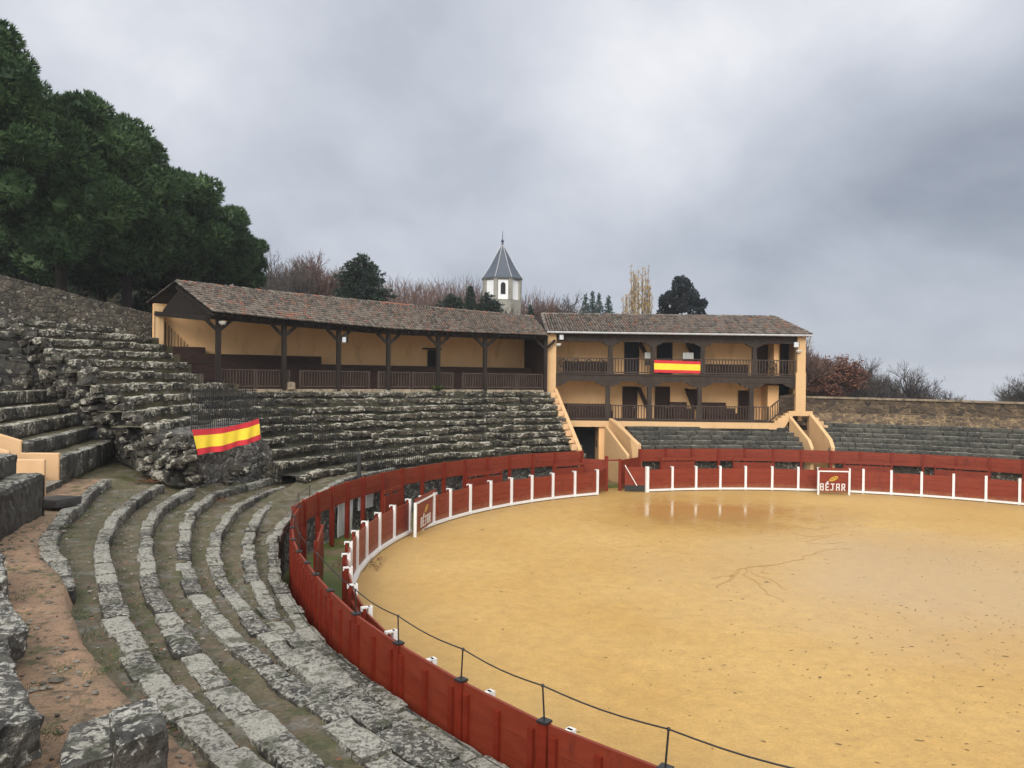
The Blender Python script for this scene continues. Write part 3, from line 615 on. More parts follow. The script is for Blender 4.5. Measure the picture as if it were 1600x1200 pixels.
# ------------------------------------------------------------------ inner red barrier (barrera)
BR = 21.35
def barrier_panel(mp, a, b, z0, z1, th_=0.05):
    mp.beam((a.x, a.y, (z0+z1)/2), (b.x, b.y, (z0+z1)/2), th_, z1-z0)
def inner_barrier(label, ths, r=BR, close=False, rtab=None):
    rr = (lambda t: interp(rtab, t)) if rtab else (lambda t: r)
    root = thing('barrier', pol(rr(ths[len(ths)//2]), ths[len(ths)//2], 0), label, 'barrier')
    pts = [pol(rr(t), t) for t in ths]
    for i, (a, b) in enumerate(zip(pts, pts[1:])):
        m = MB(); d = (b-a).normalized()
        z = 0.16
        while z < 1.36:                                   # four planks with fine joints
            h = min(0.308, 1.42-z); barrier_panel(m, a, b, z, z+h-0.008, 0.045); z += h
        out = Vector((a.x-CX, a.y-CY, 0)).normalized()
        m.beam(a+out*0.05+Vector((0, 0, 0.45)), b+out*0.05+Vector((0, 0, 0.45)), 0.06, 0.1); m.beam(a+out*0.05+Vector((0, 0, 1.1)), b+out*0.05+Vector((0, 0, 1.1)), 0.06, 0.1)
        part('panel', m, M['red'], root)
        m = MB(); inn = -out
        m.beam(a+inn*0.10+Vector((0, 0, 0.11)), b+inn*0.10+Vector((0, 0, 0.11)), 0.16, 0.11); part('base_rail', m, M['white'], root)
    for i, (a, t) in enumerate(zip(pts, ths)):
        m = MB(); rz = RAD(t)
        inn = pol(-0.055, t)-pol(0, t)
        m.box(a+inn, 0.10, 0.135, 1.55, rz); part('post', m, M['white'], root)
        m = MB(); o_ = pol(0.13, t)-pol(0, t); m.box(a+o_*0.4+Vector((0, 0, 1.515)), 0.22, 0.10, 0.035, rz)
        m.box(a+o_*1.15+Vector((0, 0, 1.45)), 0.035, 0.10, 0.07, rz); part('post_cap', m, M['white'], root)
        m = MB(); m.box(a+o_*0.75, 0.09, 0.10, 1.48, rz); part('stay', m, M['dark_red'], root)
    return root
inner_barrier('red barrier with white posts on the far right between the sign shield and frame edge', [75.2, 73.0, 68.7, 64.2, 59.6, 55.1, 50.6, 46.0])
inner_barrier('straight-looking red barrier with white posts below the balconied house', [110.5, 105.8, 101.4, 97.0, 92.5, 87.9, 83.5, 80.2])
inner_barrier('curved red barrier with white posts between the left sign shield and the open gate', [120.4, 125.0, 129.6, 134.1, 138.6, 143.3, 148.1, 153.0, 157.3, 160.2])
inner_barrier('sharply curving near-left red barrier seen partly from its unpainted back', [163.0, 167.7, 172.6, 177.6, 182.4, 187.3, 191.9, 196.5, 201.5, 207.0, 212.0, 217.0, 222.0, 227.0], rtab=[(160, 21.5), (196, 21.5), (207, 21.75), (217, 21.95), (227, 22.1)])
# shields with the lettering
GLY = {'B': [((0, 0), (0, 1)), ((0, 1), (.6, 1)), ((.6, 1), (.62, .55)), ((0, .52), (.6, .52)), ((.64, .5), (.64, 0)), ((0, 0), (.64, 0))],
       'E': [((0, 0), (0, 1)), ((0, 1), (.6, 1)), ((0, .5), (.5, .5)), ((0, 0), (.6, 0)), ((.22, 1.16), (.46, 1.36))],
       'J': [((.1, 1), (.72, 1)), ((.46, 1), (.46, .1)), ((.46, .1), (.3, 0)), ((.3, 0), (0, .06))],
       'A': [((0, 0), (0, .95)), ((0, 1), (.6, 1)), ((.6, .95), (.6, 0)), ((0, .45), (.6, .45))],
       'R': [((0, 0), (0, 1)), ((0, 1), (.6, 1)), ((.6, 1), (.6, .5)), ((0, .5), (.6, .5)), ((.25, .5), (.66, 0))]}
def sign_shield(label, a, b):
    """a free-standing red shield with a painted town name; a, b = its two foot points, seen from the sand a is at left"""
    a, b = Vector(a), Vector(b); root = thing('sign_shield', (a+b)/2, label, 'barrier shield')
    d = (b-a).normalized(); W = (b-a).length; n = Vector((d.y, -d.x, 0))
    m = MB(); z = 0.14
    while z < 1.44: m.beam(a+Vector((0, 0, z+.15)), b+Vector((0, 0, z+.15)), 0.05, 0.296); z += 0.304
    part('panel', m, M['red'], root)
    m = MB()
    for q in (a, b): m.box(q+n*0.02, 0.10, 0.12, 1.50, math.atan2(d.y, d.x))
    m.beam(a+n*0.02+d*0.06+Vector((0, 0, 1.46)), b+n*0.02-d*0.06+Vector((0, 0, 1.46)), 0.11, 0.075); part('frame', m, M['white'], root)
    m = MB(); h = 0.38; u = 0.235; x0 = W*0.5-0.80; st = 0.062
    for ch, gx in zip('BEJAR', (0.0, 0.335, 0.63, 0.98, 1.31)):
        for (p, q) in GLY[ch]:
            P, Q = (a+d*(x0+gx+v[0]*u*1.15)+n*0.032+Vector((0, 0, 0.29+v[1]*h)) for v in (p, q))
            e = (Q-P).normalized()*st*0.45
            m.beam(P-e, Q+e, st, 0.012, n)
    part('lettering', m, M['letter'], root)
    m = MB(); c = a+d*(W*0.5)+n*0.034+Vector((0, 0, 1.0))
    ring = []                                             # slanted oval crest with inner strokes
    def E_(rx, rz, t, sl=0.35): x = math.cos(t)*rx; z = math.sin(t)*rz; return c+d*(x+z*0.5)+Vector((0, 0, z+x*sl*0.6))
    for i in range(22):
        t, t2 = 2*PI*i/22, 2*PI*(i+1)/22
        m.add([E_(.25, .15, t), E_(.25, .15, t2), E_(.185, .10, t2), E_(.185, .10, t)], ((0, 1, 2, 3),))
    for (x1, z1, x2, z2) in ((-.14, -.05, -.05, .06), (-.05, .06, .02, -.03), (.02, -.03, .12, .07), (-.10, -.06, .10, -.06), (-.02, .0, .13, -.02)):
        m.beam(c+d*x1+Vector((0, 0, z1+x1*.2)), c+d*x2+Vector((0, 0, z2+x2*.2)), 0.035, 0.008, n)
    part('crest', m, M['gold'], root); return root
sign_shield('red shield with white frame, BÉJAR lettering and gold crest, below the right cream ramp', at_z(1278, 772.5, 0), at_z(1326, 773.5, 0))
sign_shield('red BÉJAR shield at the gap in the left curve of the barrier', at_z(648, 839, 0), at_z(680, 818, 0))
# ------------------------------------------------------------------ outer red fence round the passage
def outer_fence(label, ths, z0=1.63, z1=2.45, r=23.6):
    root = thing('barrier_fence', pol(r, ths[len(ths)//2], 0), label, 'fence')
    pts = [pol(r, t) for t in ths]
    for i, (a, b) in enumerate(zip(pts, pts[1:])):
        m = MB(); d = (b-a).normalized()*0.05; dz = rnd(-0.012, 0.012); zz = z0+rnd(-0.02, 0.02)
        hh = (z1-zz)/3
        for q in range(3): barrier_panel(m, a+d, b-d, zz+hh*q, zz+hh*(q+1)-0.006+(dz if q == 2 else 0), 0.05)
        part('panel', m, M['red'], root)
    for a, t in zip(pts, ths):
        m = MB(); inn = pol(-0.02, t)-pol(0, t); m.box(a+inn, 0.17, 0.15, z1+0.015, RAD(t)); part('post', m, M['dark_red'], root)
    return root
outer_fence('outer red board fence on posts below the right-hand stone rows and the house', [108.7, 104.1, 99.6, 95.1, 90.7, 86.1, 81.7, 77.1, 72.7, 68.2, 63.8, 59.3, 55.0, 50.7, 46.2])
outer_fence('outer red board fence curving below the steep dark stone stand', [119.3, 124.3, 128.6, 133.1, 137.4, 142.0, 146.3, 150.8, 155.2, 159.5, 164.0, 167.8, 171.7, 175.6, 179.8, 183.3])
# near-left part: full-height boards seen from outside
nf = thing('barrier_fence', pol(23.2, 208, 0), 'near-left red board fence with dark metal caps beside the lowest pale stone row', 'fence')
NT_ = [183.3, 188.0, 192.6, 197.0, 200.8, 204.0, 207.0, 210.6, 215.1, 219.8, 224.6, 229.0, 233.4, 238]
OR = lin(OUT_R)
for i, (t, t2) in enumerate(zip(NT_, NT_[1:])):
    a, b = pol(OR(t), t), pol(OR(t2), t2); m = MB(); d = (b-a).normalized()
    for q in range(6): barrier_panel(m, a+d*0.09, b-d*0.09, 0.3+q*0.355, 0.3+(q+1)*0.355-0.006, 0.05)
    out = Vector((d.y, -d.x, 0)); out = out if out.dot(Vector((a.x-CX, a.y-CY, 0))) > 0 else -out
    mid = (a+b)/2
    part('panel', m, M['red'], nf)
    for q in (a+d*0.2, mid, b-d*0.2):
        m = MB(); m.beam(q+out*0.055+Vector((0, 0, 0.4)), q+out*0.055+Vector((0, 0, 2.30)), 0.10, 0.055, out); part('batten', m, M['dark_red'], nf)
for i, t in enumerate(NT_):
    a = pol(OR(t), t); m = MB(); m.box(a, 0.12, 0.15, 2.42, RAD(t)); part('post', m, M['dark_red'], nf)
    m = MB(); m.box(a+Vector((0, 0, 2.43)), 0.15, 0.16, 0.03, RAD(t)); part('post_cap', m, M['iron'], nf)
# rods with a wire on top of that fence
wr = thing('wire_railing', pol(23.2, 212, 2.46), 'thin iron rods carrying one sagging wire above the near-left red fence', 'railing')
tops = []
for t in [178.5, 183.3, 192.6, 200.8, 207.0, 215.1, 219.8, 224.6, 229.0, 233.4, 238]:
    a = pol(OR(t) if t > 183 else 23.55, t, 2.46); lean = Vector((rnd(-.03, .03), rnd(-.03, .03), 0.45)); m = MB()
    m.tube([a, a+lean], 0.013, 6); m.ball(a+lean, 0.026, 0.026, 0.026, 6, 4); part('rod', m, M['iron'], wr); tops.append(a+lean)
m = MB(); P = []
for a, b in zip(tops, tops[1:]):
    for i in range(6):
        k = i/6; p = a.lerp(b, k); p.z -= 0.05*math.sin(PI*k); P.append(p)
P.append(tops[-1]); m.tube(P, 0.011, 5); part('wire', m, M['iron'], wr)
# shields standing in the passage
def passage_shield(label, a, b, h=1.72):
    a, b = Vector(a), Vector(b); a.z = b.z = 0; root = thing('passage_shield', (a+b)/2, label, 'barrier shield', 'refuge shields in the passage')
    d = (b-a).normalized(); rz = math.atan2(d.y, d.x); n = Vector((-d.y, d.x, 0))
    if n.dot(Vector((a.x-CX, a.y-CY, 0))) < 0: n = -n
    m = MB(); barrier_panel(m, a, b, 0.12, h-0.27, 0.06); part('panel', m, M['red'], root)
    m = MB(); barrier_panel(m, a, b, h-0.16, h, 0.06); part('top_board', m, M['red'], root)
    for q in (a, b, (a+b)/2):
        m = MB(); m.box(q+n*0.07, 0.11, 0.08, h-0.01, rz); part('post', m, M['dark_red'], root)
SH = [((191.3, 22.4), (184.6, 22.5), 'red refuge shield nearest the camera in the left passage', 1.92),
      ((162.8, 22.75), (158.6, 22.8), 'red refuge shield with a slot beside the white sheet', 1.85),
      ((143.6, 22.8), (136.4, 22.8), 'red refuge shield behind the middle of the left barrier curve', 1.78),
      ((126.0, 22.8), (120.2, 22.8), 'red refuge shield next to the open gate on its left', 1.82),
      ((105.9, 22.8), (100.0, 22.8), 'red refuge shield next to the open gate on its right', 1.95),
      ((93.2, 22.8), (86.6, 22.8), 'red refuge shield below the middle of the house', 1.90),
      ((75.4, 22.8), (68.4, 22.8), 'red refuge shield just right of the sign shield', 1.88),
      ((62.2, 22.8), (55.0, 22.8), 'red refuge shield farthest right in the passage', 1.88)]
for (t1, r1), (t2, r2), lab, h in SH: passage_shield(lab, pol(r1, t1), pol(r2, t2), h)
# white sheets hanging on the passage wall
for t0, t1, z0, z1, lab in ((164.9, 168.4, 0.08, 1.62, 'tall pale sheet hanging on the passage wall under the left fence'), (160.2, 163.6, 0.9, 1.6, 'short pale sheet behind the slotted refuge shield')):
    m = MB(); rows = []
    for i in range(41):
        t = t0+(t1-t0)*i/40; row = []
        for j in range(7):
            z = z0+(z1-z0)*j/6; row.append(pol(23.90+0.035*math.sin(i*0.95+0.4*math.sin(j))*(1.2-0.09*j), t, z))
        rows.append(row)
    m.grid(rows); m.grid([[p+Vector((pol(0.012, t0)-pol(0, t0))) for p in r] for r in rows][::-1]); solo('hanging_sheet', m, M['cloth'], lab, 'sheet', smooth=True)
# ------------------------------------------------------------------ gate in the barrier
gt = thing('ring_gate', pol(23.0, 115, 0), 'open red gate with a white diagonal brace between two barrier sections', 'gate')
def leaf(mb, a, b, z0, z1): 
    n = 5; h = (z1-z0)/n
    for i in range(n): barrier_panel(mb, a, b, z0+h*i, z0+h*(i+1)-0.006, 0.06)
pA, pB = pol(21.45, 120.2), at_d(948, 770, 48.6); pB.z = 0
gA = at_z(913, 757, 0.3); gA = pol(23.5, 119.3); gB = at_d(947, 770, 48.2, 0)
m = MB(); leaf(m, gA, gB, 0.1, 1.98); part('leaf', m, M['red'], gt)
m = MB(); m.box(gB, 0.2, 0.2, 2.12); m.lathe(gB+Vector((0, 0, 2.12)), [(0.13, 0), (0.12, 0.05), (0.06, 0.09), (0.0, 0.1)], 10); part('post', m, M['dark_red'], gt)
m = MB(); leaf(m, pA, gB, 0.1, 1.45); part('leaf', m, M['red'], gt)
hA = at_d(968, 770, 48.4, 0); hB = pol(23.6, 108.7)
m = MB(); m.box(hA, 0.16, 0.2, 2.0); part('post', m, M['dark_red'], gt)
m = MB(); leaf(m, hA+Vector((0.1, 0.0, 0)), hB, 0.1, 1.95); part('leaf', m, M['red'], gt)
m = MB(); m.beam(gB+Vector((0.1, 0, 1.93)), hA+Vector((0, 0, 1.93)), 0.08, 0.08); part('lintel', m, M['dark_red'], gt)
lA = pol(21.3, 110.9); lB = at_d(976, 765, 48.0, 0); m = MB()
leaf(m, lA, lB, 0.42, 1.55); part('leaf', m, M['red'], gt)
m = MB(); barrier_panel(m, lA, lB, 0.04, 0.415, 0.05); part('rubber_skirt', m, M['iron'], gt)
n_ = Vector(((lB-lA).y, -(lB-lA).x, 0)).normalized(); n_ = n_ if n_.y < 0 else -n_
m = MB(); m.beam(lA.lerp(lB, 0.42)+n_*0.06+Vector((0, 0, 0.40)), lB+n_*0.06+Vector((0, 0, 1.66)), 0.05, 0.10, n_); part('brace', m, M['white'], gt)
m = MB(); m.box(pol(21.2, 110.75), 0.16, 0.2, 1.6, RAD(110)); part('post', m, M['white'], gt)
# ------------------------------------------------------------------ left stands, rubble slope, flag block
def at_r(x, y, r):
    d = ray(x, y); a = d.x**2+d.y**2; b = -2*(d.x*CX+d.y*CY); c_ = CX**2+CY**2-r*r
    t = (-b+math.sqrt(max(0, b*b-4*a*c_)))/(2*a); return d*t+Vector((0, 0, HC))
def kerb_line(mb, a, b, out, zt, wd, ht, bl, seed, res=(5, 3, 3), amp=0.05, gap=0.015, wob=0.06):
    a, b, out = Vector(a), Vector(b), Vector(out); random.seed(seed); L = (b-a).length; d = (b-a)/L; s = 0
    while s < L-0.05:
        l = bl*rnd(0.6, 1.5); e = min(L, s+l)
        if L-e < 0.5*bl: e = L
        p, q = a+d*(s+gap), a+d*(e-gap); p.z = q.z = 0; dr, dz = rnd(-wob, wob), rnd(-.6, .6)*wob; h = ht+rnd(-.3, .3)*wob
        P0 = p+out*(dr+rnd(-.3, .3)*wob)+Vector((0, 0, zt+dz-h)); P1 = q+out*(dr+rnd(-.3, .3)*wob)+Vector((0, 0, zt+dz-h))
        mb.stone(P0, P1-P0, out*wd, Vector((0, 0, h)), res[0], res[1], res[2], amp, seed+s)
        s = e
def tread_line(mb, a, b, out, depth, z, zb, n=30, m_=5, amp=0.05):
    rows = []
    for i in range(n+1):
        p = Vector(a).lerp(Vector(b), i/n); p.z = z; row = [p+out*0.14+Vector((0, 0, zb-z))]
        for j in range(m_):
            q = p+out*(0.16+depth*j/(m_-1)); q.z += amp*fbm(q, 1.5); row.append(q)
        rows.append(row)
    mb.grid(rows)
P0 = Vector((-15.05, 25.61, 0)); DL = Vector((-.265, .964, 0)); NL = Vector((-.964, -.265, 0))
SROW = [(0.22, 7.7, 0.0, 4.15, 0.85, 'c'), (0.22, 9.3, 1.0, 4.66, 0.52, 'o'), (0.22, 10.5, 2.0, 5.16, 0.52, 'o'), (0.22, 12.6, 3.0, 5.62, 0.48, 'o'), (0.22, 14.0, 4.1, 6.18, 0.56, 'o')]
ls = thing('stone_stand', P0+NL*2+DL*4+Vector((0, 0, 3)), 'left dark stone rows above the cream stair parapet ending at a rocky slope', 'stand')
for i, (t0, t1, off, z, h, kd) in enumerate(SROW):
    m = MB(); kerb_line(m, P0+NL*off+DL*t0, P0+NL*off+DL*t1, NL, z, 0.45, h, 0.95, 511+i, (6, 3, 4), 0.045, 0.006, 0.03)
    part('seat_row', m, M['dark_stone'] if i < 2 else M['upper_stone'], ls)
m = MB()
for i, (t0, t1, off, z, h, kd) in enumerate(SROW): tread_line(m, P0+NL*off+DL*t0, P0+NL*off+DL*(t1+1.6), NL, 1.1 if i < 4 else 2.4, z-0.05, z-1.2, 36, 5, 0.03)
part('tread', m, M['tread'], ls, smooth=True)
# the nearer blocks, this side of the stair
nb = thing('stone_stand', Vector((-12.3, 18.5, 3.3)), 'big dark stone blocks at the left edge on the near side of the cream stair', 'stand')
E0 = Vector((-12.28, 20.22, 0)); DN = Vector((0.31, -0.95, 0)).normalized(); NN = Vector((-.95, -.31, 0)).normalized()
m = MB(); kerb_line(m, E0, E0+DN*7, NN, 4.40, 0.6, 1.2, 1.7, 540, (10, 4, 8), 0.05, 0.006, 0.03); part('seat_row', m, M['dark_stone'], nb)
m = MB(); kerb_line(m, E0+NN*.62, E0+NN*.62+DN*7, NN, 4.92, 0.6, 0.56, 1.3, 541, (8, 4, 4), 0.05, 0.006, 0.03); part('seat_row', m, M['dark_stone'], nb)
m = MB(); tread_line(m, E0, E0+DN*7, NN, .7, 4.36, 3.5, 20, 5, 0.03); tread_line(m, E0+NN*.62, E0+NN*.62+DN*7, NN, 2.5, 4.88, 4.2, 20, 5, 0.03)
m.add([E0+Vector((0, 0, 3)), E0+Vector((0, 0, 4.3)), E0+NN*1.4+Vector((0, 0, 4.3)), E0+NN*1.4+Vector((0, 0, 3))], ((0, 1, 2, 3),))
m.add([E0+NN*.66+Vector((0, 0, 3)), E0+NN*.66+Vector((0, 0, 4.85)), E0+NN*4+Vector((0, 0, 4.85)), E0+NN*4+Vector((0, 0, 3))], ((0, 1, 2, 3),))
part('tread', m, M['dark_stone'], nb)
# cream stepped parapets on both sides of the stair
def parapet(label, foot, out, prof, th_, side):
    poly = [Vector((foot.x, foot.y, 0))+out*u+Vector((0, 0, z)) for u, z in prof]
    m = MB(); m.prism(poly, side*th_); o = solo('stair_parapet', m, M['parapet'], label, 'parapet')
    bv = o.modifiers.new('soft_edges', 'BEVEL'); bv.width = 0.035; bv.segments = 3; return o
F1 = at_z(92, 752, 3.36); F2 = at_d(72, 768, 23.5)
parapet('farther stepped cream parapet rising to the left beside the stair', F1, NL, [(0, 3.3), (0, 4.30), (1.12, 4.33), (1.12, 4.73), (2.6, 5.25), (4.2, 5.75), (4.2, 4.0), (1.2, 3.3)], 0.20, DL)
parapet('nearer lower cream parapet between the stair and the big dark blocks', F2, NL, [(0, 3.2), (0, 4.36), (0.95, 4.38), (0.95, 4.62), (2.4, 5.1), (4.2, 5.7), (4.2, 3.4), (1.2, 3.2)], 0.16, -DL)
st = thing('stone_stair', Vector((F1.x, F1.y-1, 3.3)), 'narrow stone stair between the two cream parapets', 'stairs')
for k in range(6):
    m = MB(); c = F1.lerp(F2, 0.5)+NL*(0.35+0.62*k); m.box(Vector((c.x, c.y, 3.0)), 0.7, 2.0, 0.42+0.3*k, math.atan2(NL.y, NL.x)); part('step', m, M['dark_stone'], st)
m = MB(); c = at_z(96, 786, 3.32); m.stone(c-Vector((0.55, 0.5, 0.05)), Vector((0.80, -0.2, 0)), Vector((0.25, 0.85, 0)), Vector((0, 0, 0.24)), 6, 5, 3, 0.012, 3, 0.05)
solo('step_block', m, M['block'], 'dark flat step block lying at the foot of the cream parapet', 'step')
# upper rows below the back wall
UL = [((242, 660), (298, 652)), ((212, 644), (298, 635)), ((187, 622), (298, 617)), ((157, 605), (322, 601)), ((140, 584), (300, 587)), ((125, 567), (282, 576)), ((85, 551), (262, 566)), ((68, 527), (250, 550)), ((40, 510), (228, 536)), ((12, 490), (175, 512))]
us = thing('stone_stand', Vector((-18, 37, 4)), 'upper lichen-spotted stone rows climbing to the back wall left of the gallery', 'stand')
ULP = []
for i, (a, b) in enumerate(UL):
    z = 4.95+0.533*i; pa = at_d(*a, 30.5+.95*i, z); pb = at_d(*b, 36.5+1.05*i, z); ULP.append((pa, pb))
tm = MB()
for i, (pa, pb) in enumerate(ULP):
    d = (pb-pa).normalized(); out = Vector((-d.y, d.x, 0)); z = pa.z
    ext = 2.2 if i < 4 else (0.5 if i < 9 else 3.0)
    m = MB(); kerb_line(m, pa-d*0.2, pb+d*ext, out, z, 0.5, 0.33, 0.7, 561+i*3, (5, 3, 4), 0.085, 0.0, 0.09); part('seat_row', m, M['upper_stone'], us)
    tread_line(tm, pa-d*0.1, pb+d*(ext+0.6), out, 1.5, z-0.06, z-0.7, 24, 5, 0.06)
part('tread', tm, M['tread'], us)
# rocky slope where the upper rows break off
top = [p[0] for p in ULP][::-1]
top = [Vector((-28.5, 38.0, 9.9))]+top+[at_d(286, 690, 29.8, 4.6), at_d(306, 700, 29.6, 4.3)]
bot = [Vector((-25.0, 33.5, 6.3))]+[P0+NL*o_+DL*t_+Vector((0, 0, z_)) for o_, t_, z_ in ((4.1, 13.6, 6.1), (4.0, 13.2, 5.9), (3.0, 12.4, 5.5), (2.6, 11.2, 5.2), (2.0, 10.2, 5.0), (1.5, 9.6, 4.7), (1.0, 9.1, 4.45), (0.5, 8.2, 4.0), (0.0, 7.5, 3.35))]+[at_z(225, 742, 3.1), at_z(262, 757, 2.9), at_z(304, 768, 2.45)]
m = MB(); NA = 130; NB = 40; rows = []
def along(P, k):
    k *= len(P)-1; i = min(int(k), len(P)-2); return P[i].lerp(P[i+1], k-i)
for i in range(NA+1):
    a, b = along(top, i/NA), along(bot, i/NA); row = []
    for j in range(NB+1):
        k = j/NB; p = b.lerp(a, k); p.z += (a.z-b.z)*0.10*math.sin(PI*k)
        e = min(1, 4*k*(1-k)+0.25)
        c_ = noise.cell_vector(p*1.7+noise.noise_vector(p*1.1)*.4)-Vector((.5, .5, .5)); p += (noise.noise_vector(p*0.75)*0.30+noise.noise_vector(p*2.2)*0.16+noise.noise_vector(p*5.5)*0.09)*e+c_*0.22*e
        row.append(p)
    rows.append(row)
m.grid(rows); m.f = [f[::-1] for f in m.f]
rub = solo('rocky_slope', m, M['rubble'], 'rough dark rocky slope between the left rows and the upper rows', 'rock')
rocks = MB(); random.seed(5)
for i in range(200):
    k = rnd(0.05, 0.95); u = rnd(0.04, 0.99) if i < 150 else rnd(0.0, 0.10); p = along(bot, u).lerp(along(top, u), k); s_ = rnd(0.22, 0.62)
    d_ = Vector((rnd(-1, 1), rnd(-1, 1), rnd(-.3, .3))).normalized(); e_ = d_.cross(Vector((rnd(-.3, .3), rnd(-.3, .3), 1))).normalized(); f_ = d_.cross(e_); f_ = f_ if f_.z > 0 else -f_
    rocks.stone(p+Vector((0.1, -0.12, 0.02))-(d_+e_+f_)*s_*.4, d_*s_*rnd(.9, 1.4), e_*s_*rnd(.7, 1.1), f_*s_*rnd(.5, .8), 4, 4, 3, .075, i, .14)
o = link_mesh('boulders', rocks, M['rubble'], rub.location, rub, False); o['kind'] = 'stuff'
# the masonry block carrying the flag railing
fb = thing('masonry_block', at_z(370, 750, 2.6), 'lichen-spotted rubble block below the hanging flag', 'wall')
fa, fm, fe, ff = at_z(302, 768, 2.45), at_z(372, 758, 2.4), at_z(412, 747, 2.45), at_d(436, 716, 33.6, 2.8)
Pf = [at_z(276, 764, 2.5), fa, fm, fe, ff]; m = MB(); rows = []
for i in range(46):
    p = along(Pf, i/45); zt = interp([(0, 4.5), (0.25, 4.6), (0.5, 4.75), (0.74, 4.85), (0.79, 4.3), (0.9, 3.7), (1.0, 3.1)], i/45); row = []
    for j in range(15):
        q = Vector((p.x-0.10*(j/14)*2, p.y+0.08*j/14, 2.3+(zt-2.3)*j/14)); q += noise.noise_vector(q*1.3)*0.13+noise.noise_vector(q*4.0)*0.09; row.append(q)
    for k in (0.5, 1.2, 2.2, 3.4):
        q = Vector((p.x-0.7*k, p.y+0.75*k, zt+0.02)); q += noise.noise_vector(q*1.5)*0.08; row.append(q)
    rows.append(row)
m.grid(rows); part('rubble_face', m, M['block_wall'], fb)
random.seed(9)
for i in range(12):
    m = MB(); p = along(Pf, rnd(0, .95)); m.ball(Vector((p.x, p.y, rnd(2.4, 3.1)))+Vector((.02, -.05, 0)), rnd(.2, .4), rnd(.16, .28), rnd(.16, .3), 9, 7, .5, i+200); part('boulder', m, M['rubble'], fb)
for i in range(11):
    m = MB(); c = at_z(rnd(428, 466), rnd(735, 752), 2.35); s_ = rnd(.3, .6); a_ = rnd(0, 3); d_ = Vector((math.cos(a_), math.sin(a_), rnd(-.2, .2))); e_ = Vector((-math.sin(a_), math.cos(a_), rnd(-.2, .2)))
    m.stone(c-(d_+e_)*s_*.5-Vector((0, 0, .25)), d_*s_*1.3, e_*s_, Vector((0, 0, s_*.8)), 4, 4, 3, .08, i+90, .12); part('fallen_block', m, M['old_stone'], fb)
# near-black lump painting the shade of a low recess in the block
m = MB(); c = at_z(290, 756, 2.75); m.ball(c+Vector((-.1, -.05, 0.15)), 0.40, 0.3, 0.48, 10, 8, 0.4, 77); part('hollow_shade', m, M['void'], fb)
# black railing on the block with a flag hung from it
def bars_railing(label, pts, h, step, nm='iron_railing', rr_=0.017, group=None):
    root = thing(nm, pts[len(pts)//2], label, 'railing', group); m = MB(); m2 = MB()
    for a, b in zip(pts, pts[1:]):
        a, b = Vector(a), Vector(b); n = max(1, int((b-a).length/step))
        for i in range(n): 
            p = a.lerp(b, i/n); big = i % 9 == 0
            (m2 if big else m).tube([p, p+Vector((0, 0, h+(0.06 if big else 0)))], rr_*(1.7 if big else 1), 5)
        for z in (0.12, h-0.08): m2.tube([a+Vector((0, 0, z)), b+Vector((0, 0, z))], 0.016, 5)
    part('bars', m, M['iron'], root); part('rail', m2, M['iron'], root); return root
ra, rb = at_d(299, 668, 29.3), at_d(402, 660, 33.0); ra.z = 4.85; rb.z = 4.85
bars_railing('tall black barred railing standing on the block above the red and yellow flag', [ra, rb], 1.58, 0.115)
def flag(nm_label, tl, tr, bl, br, sag, fold, n_):
    root = thing('flag', (tl+tr)/2, nm_label, 'flag'); 
    def P(u, v):
        p = tl.lerp(tr, u).lerp(bl.lerp(br, u), v); p.z -= sag*math.sin(PI*u)*(1-0.4*v)
        k = fold*(0.3+v)*(math.sin(u*17+v*1.5)*0.6+math.sin(u*31+1.3+v*3)*0.4); p += n_*(k+fold*1.4); p.z += 0.25*fold*math.sin(u*13)*v; return p
    for (v0, v1, mat, nm) in ((0, 0.25, 'flag_red', 'stripe'), (0.25, 0.76, 'flag_yellow', 'stripe'), (0.76, 1.0, 'flag_red', 'stripe')):
        m = MB(); rows = [[P(i/60, v0+(v1-v0)*j/6) for j in range(7)] for i in range(61)]
        m.grid(rows); m.grid([[p-n_*0.006 for p in r] for r in rows][::-1]); part(nm, m, M[mat], root, 'yellow middle stripe' if 'yellow' in mat else 'red edge stripe', True)
    return root
n_ = Vector((0.88, -0.47, 0))
tl, tr = ra+Vector((0, 0, -0.02))+n_*0.15, rb+Vector((0, 0, 0.12))+n_*0.15
flag('large wrinkled red and yellow flag hanging askew from the barred railing at left', at_d(297, 671, 28.4), at_d(402, 654, 32.3), at_d(306, 711, 28.1), at_d(406, 686, 31.9), 0.12, 0.065, n_)
# thin black railing stepping down the stand to the fence
root = thing('iron_railing', pol(27, 161.5, 3), 'thin see-through black railing stepping down the steep stand to a thick black post', 'railing')
m = MB(); m2 = MB()
for k in range(0, 9):
    ta, tb = 158.6+0.28*k, 158.6+0.28*(k+1); a = pol(far_r(k, ta)+0.05, ta-0.6, far_z(k, ta)); b = pol(far_r(k+1, ta)+0.05, ta-0.6, far_z(k, ta))
    for i in range(8):
        p = a.lerp(b, i/8); m.tube([p, p+Vector((0, 0, 1.45))], 0.013, 4)
    m2.tube([a, a+Vector((0, 0, 1.5))], 0.022, 5); m2.tube([a+Vector((0, 0, 1.4)), b+Vector((0, 0, 1.4))], 0.012, 4); m2.tube([a+Vector((0, 0, .15)), b+Vector((0, 0, .15))], 0.012, 4)
for i in range(26):                                       # along the lowest row beside the fence
    t = 158.2-i*0.42; p = pol(23.95, t, 2.3); m.tube([p, p+Vector((0, 0, 1.15))], 0.013, 4)
m2.tube([pol(23.95, 158.2-i*0.9, 3.4) for i in range(13)], 0.012, 4)
part('bars', m, M['iron'], root); part('rail', m2, M['iron'], root)
m = MB(); m.box(pol(23.92, 163.4, 2.2), 0.16, 0.16, 1.30); part('post', m, M['iron'], root)
